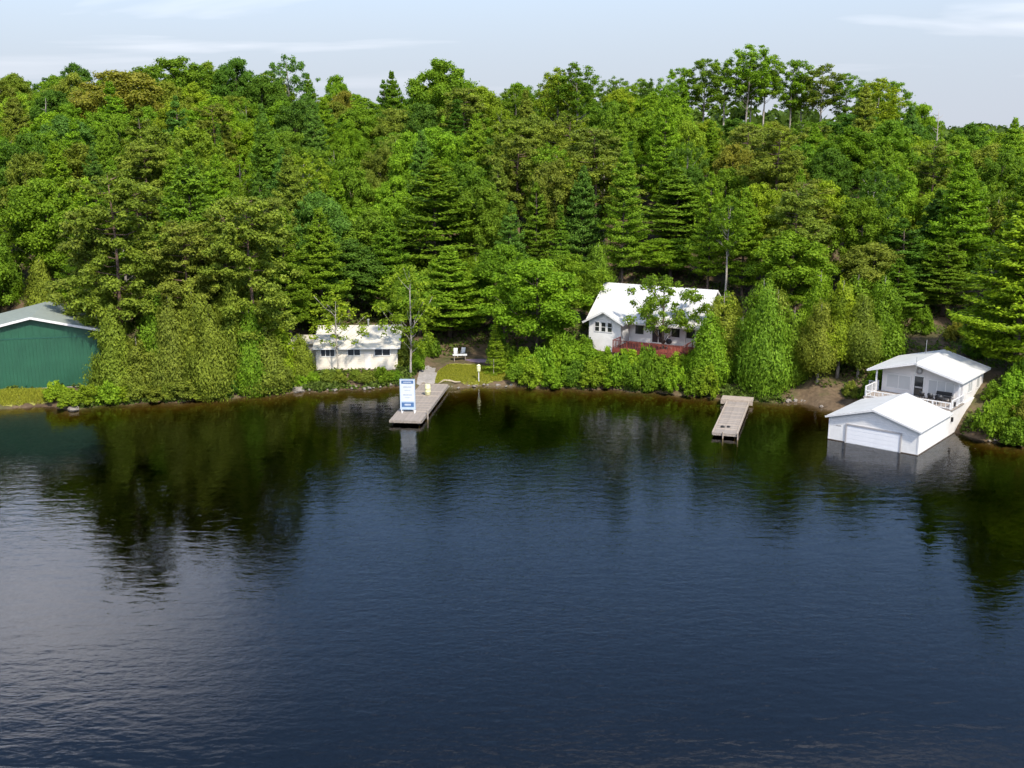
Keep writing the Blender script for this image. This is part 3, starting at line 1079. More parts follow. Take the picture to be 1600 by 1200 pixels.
def lawn_chair(loc, rz, label):
    e = empty('lawn_chair', loc, rz, label, 'chair', 'white lawn chairs behind the yard table')
    MB().prism([(-0.24, 0.36), (0.26, 0.42), (0.26, 0.46), (-0.24, 0.40)], -0.24, 0.24, 'x').build('seat', 'white_plastic', e)
    MB().prism([(0.20, 0.42), (0.36, 0.95), (0.40, 0.94), (0.25, 0.41)], -0.24, 0.24, 'x').build('backrest', 'white_plastic', e)
    lg = MB().box(-0.025, -0.025, -0.05, 0.025, 0.025, 0.40).mesh('leg', 'white_plastic')
    for sx in (-1, 1):
        put('leg', lg, e, (0.21 * sx, -0.2, 0))
        put('leg', lg, e, (0.21 * sx, 0.2, 0))
        MB().box(0.21 * sx - 0.03, -0.25, 0.60, 0.21 * sx + 0.03, 0.27, 0.63).build('armrest', 'white_plastic', e)
        MB().box(0.21 * sx - 0.02, -0.23, 0.38, 0.21 * sx + 0.02, -0.19, 0.60).build('arm_support', 'white_plastic', e)
    return e


lawn_chair((-6.75, 128.0, Tz(-6.75, 128.0)), R(5), 'white lawn chair on the left behind the yard table')
lawn_chair((-5.9, 128.2, Tz(-5.9, 128.2)), R(-10), 'white lawn chair on the right behind the yard table')
# upturned canoe lying on the grass edge
cn_ = MB()
for i in range(17):
    t = -1 + 2 * i / 16
    w = 0.42 * (1 - abs(t) ** 2.4) + 0.01
    h = 0.36 * (1 - 0.25 * abs(t) ** 3)
    for k in range(7):
        a = math.pi * k / 6
        cn_.v.append((t * 1.9, -w * math.cos(a), h * math.sin(a) ** 0.8 if 0 < k < 6 else 0.0))
for i in range(16):
    for k in range(6):
        cn_.f.append((i * 7 + k, i * 7 + k + 1, (i + 1) * 7 + k + 1, (i + 1) * 7 + k))
cn_.f.append(tuple(range(7)))
cn_.f.append(tuple(range(16 * 7 + 6, 16 * 7 - 1, -1)))
co = cn_.build('canoe', 'mauve', None, (-3.7, 126.2, Tz(-3.7, 126.2) + 0.02), (0, R(-1), R(-6)), True)
tag(co, 'dull mauve upturned canoe lying right of the yard table', 'canoe')


# driftwood log and shore rocks
lg = MB()
pts = [(-8.2, 117.95), (-7.6, 118.15), (-6.9, 118.05), (-6.3, 117.7), (-5.7, 117.65)]
lg.tube([(x, y, Tz(x, y) + 0.12) for x, y in pts], [0.06, 0.11, 0.12, 0.10, 0.05], 8)
tag(lg.build('driftwood_log', 'log', None, smooth=True), 'pale curved driftwood log at the water edge beside the dock', 'log')


def rock_mesh(seed):
    r = np.random.default_rng(seed)
    import bmesh
    bm = bmesh.new()
    bmesh.ops.create_icosphere(bm, subdivisions=2, radius=1)
    ph = r.uniform(0, 6, 6)
    for v in bm.verts:
        c = v.co
        f = 1 + 0.18 * math.sin(c.x * 2.6 + ph[0]) * math.sin(c.y * 2.9 + ph[1]) + 0.14 * math.sin(c.z * 4 + ph[2] + c.x * 3) + r.uniform(-0.05, 0.05)
        v.co = Vector((c.x * f, c.y * f * 0.8, max(c.z * f * 0.6, -0.35)))
    me = bpy.data.meshes.new('rock')
    bm.to_mesh(me)
    bm.free()
    me.materials.append(M['rock'])
    return me


ROCKS = [rock_mesh(i) for i in range(5)]
rock_list = []
rx = [(-44.6, 1.0), (-23.3, 1.1), (-22.2, 0.4)]
rr_ = random.Random(5)
for x0, x1, nn in ((-20.6, -12.2, 13), (-7.3, 0.4, 12), (28.8, 32.0, 5), (43.2, 46.5, 4)):
    for i in range(nn):
        rx.append((x0 + (x1 - x0) * (i + rr_.uniform(0.0, 0.9)) / nn, rr_.choice((0.22, 0.28, 0.35, 0.45, 0.62))))
for i, (x, r) in enumerate(rx):
    y = float(shore(x)) + random.uniform(-0.2, 0.35)
    o = put('rock', ROCKS[i % 5], None, (x, y, 0.10 + 0.06 * r), (random.uniform(-0.1, 0.1), random.uniform(-0.1, 0.1), random.uniform(0, 6)))
    s = r * random.uniform(0.8, 1.1) * 0.62
    o.scale = (s, s, s)
    rock_list.append((x, r, o))
def zone_rock(x):
    return ('left' if x < -30 else 'cabin' if x < -11 else 'lawn' if x < 2 else 'cedar' if x < 35 else 'right')
ORD = ['first', 'second', 'third', 'fourth', 'fifth', 'sixth', 'seventh', 'eighth', 'ninth', 'tenth', 'eleventh', 'twelfth', 'thirteenth', 'fourteenth', 'fifteenth', 'sixteenth', 'seventeenth', 'eighteenth', 'nineteenth', 'twentieth']
RZ = {'left': 'at the water edge below the green boathouse', 'cabin': 'at the waterline below the cream cabin', 'lawn': 'along the waterline of the lawn',
      'cedar': 'on the shore between the cedars and white boathouse', 'right': 'at the waterline right of the white boathouse'}
for z in RZ:
    q = sorted([t for t in rock_list if zone_rock(t[0]) == z], key=lambda t: t[0])
    for k, (x, r, o) in enumerate(q):
        lb = 'large pale rock ' + RZ[z] if len(q) == 1 else f'{ORD[k]} pale rock from the left {RZ[z]}'
        tag(o, lb, 'rock', 'pale shore rocks')


# ------------------------------------------------------------------ trees: prototypes
def rdirs(n, r=None):
    r = r or rng
    return unit(r.normal(size=(n, 3)))


def crown_from_blobs(name, cs, rs, per, leaf, mat, squash=0.8, up=0.35, jit=0.6, seed=0, inner=0.5, sparse=1.0):
    r = np.random.default_rng(seed)
    C, Nn, Lx, S, Tn = [], [], [], [], []
    for c, rad in zip(cs, rs):
        n = int(per * (rad ** 2) * sparse)
        d = unit(r.normal(size=(n, 3)) + [0, 0, 0.25])
        rr = rad * (inner + (1 - inner) * r.uniform(0, 1, (n, 1)) ** 0.6) * (1 + 0.26 * r.normal(size=(n, 1)))
        C.append(np.asarray(c) + d * rr * [1, 1, squash])
        Nn.append(d + r.normal(size=(n, 3)) * jit + [0, 0, up])
        Lx.append(r.normal(size=(n, 3)))
        S.append(leaf * r.uniform(0.6, 1.35, n))
        Tn.append(np.clip(0.5 + r.normal() * 0.16 + r.normal(size=n) * 0.2, 0, 1))
    C, Nn, Lx, S, Tn = map(np.concatenate, (C, Nn, Lx, S, Tn))
    v, f = quads(C, Nn, Lx, S * 0.62, S)
    return arr_mesh(name, v, f, mat, Tn)


def limb_pts(a, b, sag, r, n=4):
    a, b = np.array(a, float), np.array(b, float)
    out = []
    for i in range(n + 1):
        t = i / n
        p = a * (1 - t) + b * t
        p[2] += sag * math.sin(math.pi * t)
        if 0 < i < n:
            p += r.normal(size=3) * 0.08 * np.linalg.norm(b - a) / n
        out.append(tuple(p))
    return out


def trunk_mb(h, r0, seed, lean=0.02, top=0.12):
    r = np.random.default_rng(seed)
    a = r.uniform(0, 6.28)
    pts = []
    for i in range(8):
        t = i / 7
        pts.append((lean * h * t * math.cos(a) + 0.03 * h * 0.2 * math.sin(t * 5 + a), lean * h * t * math.sin(a) + 0.006 * h * math.sin(t * 7), -0.5 + t * (h + 0.5)))
    rad = [r0 * (1.35 if i == 0 else 1) * (1 - i / 7) ** 0.75 + r0 * top for i in range(8)]
    m = MB()
    m.tube(pts, rad, 8)
    P = np.array(pts)

    def at(z):
        return np.array([np.interp(z, P[:, 2], P[:, 0]), np.interp(z, P[:, 2], P[:, 1]), z])
    return m, at


def proto_broad(seed, h=16, Rr=5.0, base=0.25, nb=110, per=400, leaf=0.165, bark='bark', top_heavy=0.0, blob=(0.6, 1.15), sparse=1.0, r0=0.22, shape=1.0):
    r = np.random.default_rng(seed)
    tm, at = trunk_mb(h * 0.92, r0, seed, 0.03)
    zc = h * (base + (1 - base) * 0.5)
    hz = h * (1 - base) * 0.5
    cs, rs = [], []
    ph = r.uniform(0, 6.28, 4)
    for i in range(nb):
        k = (i + 0.5) / nb
        cz = 1 - 1.85 * k + 0.06 * r.normal()
        cz = max(-0.95, min(0.99, cz))
        a = i * 2.39996 + r.normal() * 0.35
        fill = 1.0 if r.uniform() < 0.78 else r.uniform(0.35, 0.75)
        lump = 1 + 0.20 * math.sin(2 * a + ph[0]) + 0.15 * math.sin(3 * a + ph[1]) * cz + 0.17 * r.normal()
        rad = math.sqrt(max(0, 1 - abs(cz) ** (2 * shape))) * lump * fill
        if top_heavy:
            rad *= 1 + top_heavy * cz
        bl = r.uniform(*blob) * (0.8 + 0.3 * (1 - abs(cz)))
        p = np.array([Rr * 0.84 * rad * math.cos(a), Rr * 0.84 * rad * math.sin(a), zc + hz * 0.92 * cz * (0.85 + 0.15 * lump) * (0.75 + 0.25 * fill)])
        p[:2] += at(p[2])[:2]
        cs.append(p)
        rs.append(bl)
    for i in r.choice(nb, min(nb, 20), replace=False):
        p = cs[i]
        zb = max(h * base * 0.7, p[2] - np.hypot(p[0], p[1]) * 0.9 - 0.5)
        zb = min(zb, h * 0.8)
        L = np.hypot(*(p[:2] - at(zb)[:2]))
        tm.tube(limb_pts(at(zb), p, -0.05 * L, r), [0.30 * r0 + 0.02, 0.25 * r0, 0.18 * r0, 0.12 * r0, 0.03], 5)
    return (tm.mesh('trunk', bark, True), crown_from_blobs('crown', cs, rs, per, leaf, M['leaf'], seed=seed, sparse=sparse), h, Rr)


def proto_pine(seed, h=22, Rr=5.2, base=0.16, whorls=20, nbr=6, top='cone', per=420, bark='bark', tuft=0.23, droop=0.0, flat=0.30, fill_start=0.3, gap=0.12, rise=0.16):
    r = np.random.default_rng(seed)
    tm, at = trunk_mb(h * 0.98, 0.26, seed, 0.012, 0.06)
    C, Nn, Lx, S, Tn = [], [], [], [], []
    for w in range(whorls):
        t = base + (0.985 - base) * (w + r.uniform(-0.3, 0.3)) / (whorls - 1)
        t = min(max(t, base), 0.985)
        u = (t - base) / (1 - base)
        if top == 'cone':
            L = Rr * ((1 - u) ** 0.72) * (0.55 + 0.45 * min(1, u / 0.22))
        elif top == 'round':
            L = Rr * math.sqrt(max(0.02, 1 - (max(0, u - 0.35) / 0.67) ** 2)) * (0.6 + 0.4 * min(1, u / 0.3))
        else:
            L = Rr * (1 - u) ** 0.95
        L = max(L, 0.45)
        z = h * t
        a0 = r.uniform(0, 6.28)
        for b in range(nbr):
            if r.uniform() < gap:
                continue
            a = a0 + 6.283 * b / nbr + r.normal() * 0.18
            l = L * r.uniform(0.68, 1.18)
            up = rise + 0.25 * u - droop
            dv = np.array([math.cos(a), math.sin(a), 0.0])
            p0 = at(z)
            tip = p0 + dv * l + [0, 0, up * l]
            if l > 0.9:
                tm.tube([tuple(p0), tuple(p0 + dv * l * 0.5 + [0, 0, up * l * 0.35]), tuple(tip)], [0.05 + 0.008 * l, 0.035 + 0.004 * l, 0.012], 4)
            n = int(per * (0.35 + l / Rr) * 0.75)
            tt = fill_start + (1.04 - fill_start) * r.uniform(0, 1, n) ** 0.8
            side = r.normal(size=n) * 0.16 * l * (0.35 + 0.9 * (1 - np.abs(tt - 0.62))) + r.normal(size=n) * 0.10
            sv = np.array([-math.sin(a), math.cos(a), 0.0])
            zz = up * l * (0.7 * tt ** 1.5 + 0.3 * tt) + np.abs(r.normal(size=n)) * flat - 0.06 * flat
            c = p0 + dv * (l * tt)[:, None] + sv * side[:, None] + np.array([0, 0, 1.0]) * zz[:, None]
            C.append(c)
            Lx.append(dv * 0.7 + sv * (np.sign(side) * 0.5)[:, None] + r.normal(size=(n, 3)) * 0.4 + [0, 0, 0.55])
            Nn.append(r.normal(size=(n, 3)) * 0.55 + [0, 0, 0.8] + dv * 0.35)
            S.append(tuft * r.uniform(0.65, 1.3, n))
            Tn.append(np.clip(0.5 + r.normal() * 0.14 + 0.2 * r.normal(size=n), 0, 1))
    C, Nn, Lx, S, Tn = map(np.concatenate, (C, Nn, Lx, S, Tn))
    v, f = quads(C, Nn, Lx, S * 0.38, S * 0.9)
    return (tm.mesh('trunk', bark, True), arr_mesh('crown', v, f, M['needle'], Tn), h, Rr)


def proto_tufted(seed, h=22, Rr=5.0, base=0.30, nb=105, per=470, bark='red_bark', leaf=0.15):
    """red pine: round tufts of needles at the ends of crooked limbs"""
    r = np.random.default_rng(seed)
    tm, at = trunk_mb(h * 0.97, 0.25, seed, 0.015, 0.08)
    cs, rs = [], []
    for i in range(nb):
        u = r.uniform(0, 1) ** 0.85
        z = h * (base + (0.97 - base) * u)
        L = Rr * math.sqrt(max(0.03, 1 - (max(0, u - 0.45) / 0.58) ** 2)) * (0.55 + 0.45 * min(1, u / 0.35))
        a = i * 2.39996 + r.normal() * 0.4
        l = L * r.uniform(0.45, 1.1)
        zb = z - 0.12 * l
        p0 = at(min(zb, h * 0.95))
        tip = p0 + np.array([math.cos(a) * l, math.sin(a) * l, 0.22 * l + r.normal() * 0.25])
        if i % 2 == 0:
            tm.tube(limb_pts(p0, tip, -0.06 * l, r, 3), [0.075, 0.055, 0.035, 0.012], 4)
        cs.append(tip)
        rs.append(r.uniform(0.6, 1.05) * (0.75 + 0.35 * (1 - u)))
        if l > 2.2:
            mid = p0 + (tip - p0) * r.uniform(0.5, 0.72) + r.normal(size=3) * 0.35
            cs.append(mid)
            rs.append(r.uniform(0.5, 0.8))
    return (tm.mesh('trunk', bark, True), crown_from_blobs('crown', cs, rs, per, leaf, M['needle'], squash=0.62, up=0.55, jit=0.8, seed=seed, inner=0.25), h, Rr)


def proto_cedar(seed, h=10, Rr=2.5, base=0.03, n=27000, power=0.75, bark='grey_bark', leaf=0.15):
    r = np.random.default_rng(seed)
    tm, at = trunk_mb(h * 0.95, 0.17, seed, 0.012, 0.05)
    nl = 115
    cs, rs, tn = [], [], []
    for i in range(nl):
        u = 1 - math.sqrt(1 - (i + 0.5) / nl * 0.995)
        z = h * (base + (1 - base) * u)
        a = i * 2.39996 + r.normal() * 0.3
        L = Rr * (1 - u) ** power * (0.72 + 0.28 * min(1, (u + 0.02) / 0.2)) * (1 + 0.16 * math.sin(2 * a + 9 * u + seed) + 0.12 * math.sin(3 * a - 14 * u))
        l = L * r.uniform(0.5, 1.2)
        p = at(z) + np.array([l * math.cos(a) * 0.8, l * math.sin(a) * 0.8, 0])
        cs.append(p)
        rs.append((0.32 + 0.30 * (1 - u)) * r.uniform(0.6, 1.45) * Rr / 2.4)
        if i % 6 == 0:
            q = at(max(0.2, z - 0.3 * l))
            tm.tube([tuple(q), tuple(p)], [0.035, 0.01], 4)
    cs, rs = np.array(cs), np.array(rs)
    wgt = rs ** 2
    k = r.choice(nl, n, p=wgt / wgt.sum())
    d = rdirs(n, r)
    out = unit(np.stack([cs[k, 0], cs[k, 1], np.zeros(n)], 1))
    c = cs[k] + d * rs[k][:, None] * (r.uniform(0.35, 1.1, (n, 1)) + np.abs(r.normal(size=(n, 1))) * 0.25) * [1, 1, 1.9]
    nn = out * 0.9 + d * 0.7 + r.normal(size=(n, 3)) * 0.45
    ll = r.normal(size=(n, 3)) * 0.45 + [0, 0, 1.0] + out * 0.35
    bt = np.clip(r.normal(size=nl) * 0.15 + 0.5, 0, 1)
    S = leaf * r.uniform(0.6, 1.3, n)
    v, f = quads(c, nn, ll, S * 0.45, S)
    return (tm.mesh('trunk', bark, True), arr_mesh('crown', v, f, M['needle'], np.clip(bt[k] + r.normal(size=n) * 0.17, 0, 1)), h, Rr)


def proto_tall(seed, h=19, Rr=3.6, bark='grey_bark', base=0.55, nb=50, leaf=0.15, sparse=0.95):
    r = np.random.default_rng(seed)
    return proto_broad(seed, h, Rr, base, nb, 330, leaf, bark, 0.05, (0.35, 0.85), sparse, 0.17, 1.0)


def proto_bush(seed, h=2.4, Rr=1.7, nb=44, leaf=0.12):
    r = np.random.default_rng(seed)
    st = MB()
    cs, rs = [], []
    for i in range(nb):
        a = i * 2.4 + r.normal() * 0.3
        u = r.uniform(0.08, 1)
        rad = Rr * math.sqrt(max(0.02, 1 - u ** 2.2)) * r.uniform(0.4, 0.95)
        p = np.array([rad * math.cos(a), rad * math.sin(a), 0.15 + u * (h - 0.5)])
        cs.append(p)
        rs.append(r.uniform(0.22, 0.5))
        if r.uniform() < 0.2:
            cs[-1] = cs[-1] * [1.15, 1.15, 1.25]
        if i % 3 == 0:
            st.tube([(0.1 * math.cos(a), 0.1 * math.sin(a), -0.25), tuple(p * [0.5, 0.5, 0.6]), tuple(p)], [0.03, 0.022, 0.008], 4)
    return (st.mesh('stems', 'bark', True), crown_from_blobs('foliage', cs, rs, 1150, leaf, M['leaf'], squash=1.0, up=0.3, jit=0.7, seed=seed, inner=0.35), h, Rr)


def proto_snag(seed, h=15, bark='pale_bark'):
    r = np.random.default_rng(seed)
    tm, at = trunk_mb(h, 0.19, seed, 0.03, 0.1)
    for i in range(16):
        z = h * r.uniform(0.4, 0.97)
        a = r.uniform(0, 6.28)
        l = r.uniform(0.6, 2.2) * (1.2 - z / h * 0.6)
        p0 = at(z)
        tip = p0 + np.array([l * math.cos(a), l * math.sin(a), l * r.uniform(0.2, 0.9)])
        tm.tube(limb_pts(p0, tip, -0.1, r, 3), [0.06, 0.045, 0.03, 0.01], 4)
    return (tm.mesh('trunk', bark, True), None, h, 2.0)


P = {
    'broad': [proto_broad(101, 16, 4.6), proto_broad(102, 15, 4.8, 0.2, 115, shape=0.85), proto_broad(103, 17, 4.0, 0.26, 100, shape=0.8), proto_broad(104, 14, 4.6, 0.16, 115, shape=1.2),
              proto_broad(105, 16, 4.2, 0.18, 95, blob=(0.5, 1.35), shape=0.9)],
    'airy': [proto_broad(111, 15, 4.2, 0.22, 120, 240, 0.15, 'grey_bark', 0.1, (0.4, 0.75)), proto_broad(112, 16, 3.6, 0.2, 120, 240, 0.15, 'pale_bark', 0, (0.4, 0.75), shape=0.8)],
    'white_pine': [proto_pine(201), proto_pine(202, 21, 5.0, 0.14, 20, 6), proto_pine(203, 23, 4.8, 0.2, 21, 5, gap=0.18), proto_pine(204, 20, 5.4, 0.10, 20, 7, rise=0.22, gap=0.06)],
    'red_pine': [proto_tufted(301, base=0.2), proto_tufted(302, 22, 4.8, 0.16, 115), proto_tufted(303, 20, 4.6, 0.36, 85)],
    'spruce': [proto_pine(401, 18, 3.6, 0.06, 26, 7, 'spire', 200, 'bark', 0.19, 0.32, 0.2, 0.15, 0.05), proto_pine(402, 16, 3.4, 0.05, 24, 7, 'spire', 200, 'bark', 0.19, 0.38, 0.2, 0.15, 0.05)],
    'cedar': [proto_cedar(501, 10, 2.5, 0.02, 28000, 0.6), proto_cedar(502, 11, 2.4, 0.03, 28000, 0.5), proto_cedar(503, 9, 2.8, 0.02, 30000, 0.62), proto_cedar(504, 10.5, 2.3, 0.03, 26000, 0.75)],
    'stem_cedar': [proto_cedar(511, 12, 2.5, 0.27, 27000, 0.55), proto_cedar(512, 12.5, 2.3, 0.29, 26000, 0.5)],
    'birch': [proto_broad(601, 12, 3.2, 0.22, 60, 230, 0.14, 'pale_bark', 0, (0.35, 0.7), 0.85, 0.10), proto_broad(602, 11, 2.6, 0.3, 46, 220, 0.14, 'pale_bark', 0, (0.3, 0.6), 0.85, 0.09)],
    'tall': [proto_tall(701, 19, 3.2, 'grey_bark', 0.40, 95), proto_tall(702, 20, 2.9, 'pale_bark', 0.46, 80), proto_tall(703, 19, 3.4, 'grey_bark', 0.36, 100), proto_tall(704, 18, 3.0, 'pale_bark', 0.42, 80)],
    'oak': [proto_broad(801, 10, 4.2, 0.26, 62, 330, 0.15, 'bark', 0.0, (0.4, 0.85), 0.9, 0.17)],
    'bush': [proto_bush(901), proto_bush(902, 2.0, 1.9), proto_bush(903, 3.0, 1.6, 52), proto_bush(904, 1.5, 1.5, 36)],
    'snag': [proto_snag(951), proto_snag(952, 13, 'grey_bark')],
}
TINT = {
    'mid-green': (0.145, 0.240, 0.016), 'bright green': (0.180, 0.295, 0.016), 'yellow-green': (0.225, 0.305, 0.018), 'olive': (0.185, 0.230, 0.026),
    'dark green': (0.085, 0.165, 0.017), 'blue-green': (0.108, 0.208, 0.027), 'brownish': (0.215, 0.220, 0.030), 'lime': (0.210, 0.325, 0.017),
}
KIND = {
    'broad': ('broadleaf_tree', 'broadleaf tree', 'tree'), 'airy': ('broadleaf_tree', 'thin-crowned tree', 'tree'), 'white_pine': ('white_pine_tree', 'layered pine', 'tree'),
    'red_pine': ('red_pine_tree', 'tufted pine', 'tree'), 'spruce': ('spruce_tree', 'pointed spruce', 'tree'), 'cedar': ('cedar_tree', 'dense cedar', 'tree'),
    'stem_cedar': ('cedar_tree', 'bare-stemmed cedar', 'tree'), 'birch': ('birch_tree', 'slender birch', 'tree'), 'tall': ('tall_tree', 'high-crowned bare-trunked tree', 'tree'),
    'oak': ('oak_tree', 'spreading oak', 'tree'), 'bush': ('bush', 'leafy bush', 'bush'), 'snag': ('dead_tree', 'bare dead tree', 'tree'),
}
PLACED = []     # (object, kind, tint, x, y, label or None)
TREES = []      # (x, y, radius) for spacing


def plant(kind, x, y, top=None, rad=None, tint='mid-green', label=None, var=None, h=None, jitter=0.12):
    pr = P[kind][random.randrange(len(P[kind])) if var is None else var]
    tm, cm, ph, prr = pr
    z = Tz(x, y)
    if h is None:
        h = (top - z) if top is not None else ph
    sz = h / ph
    sx = (rad / prr) if rad else sz
    name, word, cat = KIND[kind]
    e = empty(name, (x, y, z - 0.08), random.uniform(0, 6.283))
    e.scale = (sx, sx * random.uniform(0.93, 1.07), sz)
    e['category'] = cat
    bush = kind == 'bush'
    put('stems' if bush else 'trunk', tm, e)
    if cm:
        c = put('foliage' if bush else 'crown', cm, e)
        k = random.uniform(1 - jitter, 1 + jitter)
        t = TINT[tint]
        c.color = (t[0] * k * random.uniform(0.93, 1.07), t[1] * k, t[2] * k * random.uniform(0.85, 1.15), 1)
    PLACED.append([e, kind, tint, x, y, label])
    TREES.append((x, y, sx * prr))
    return e


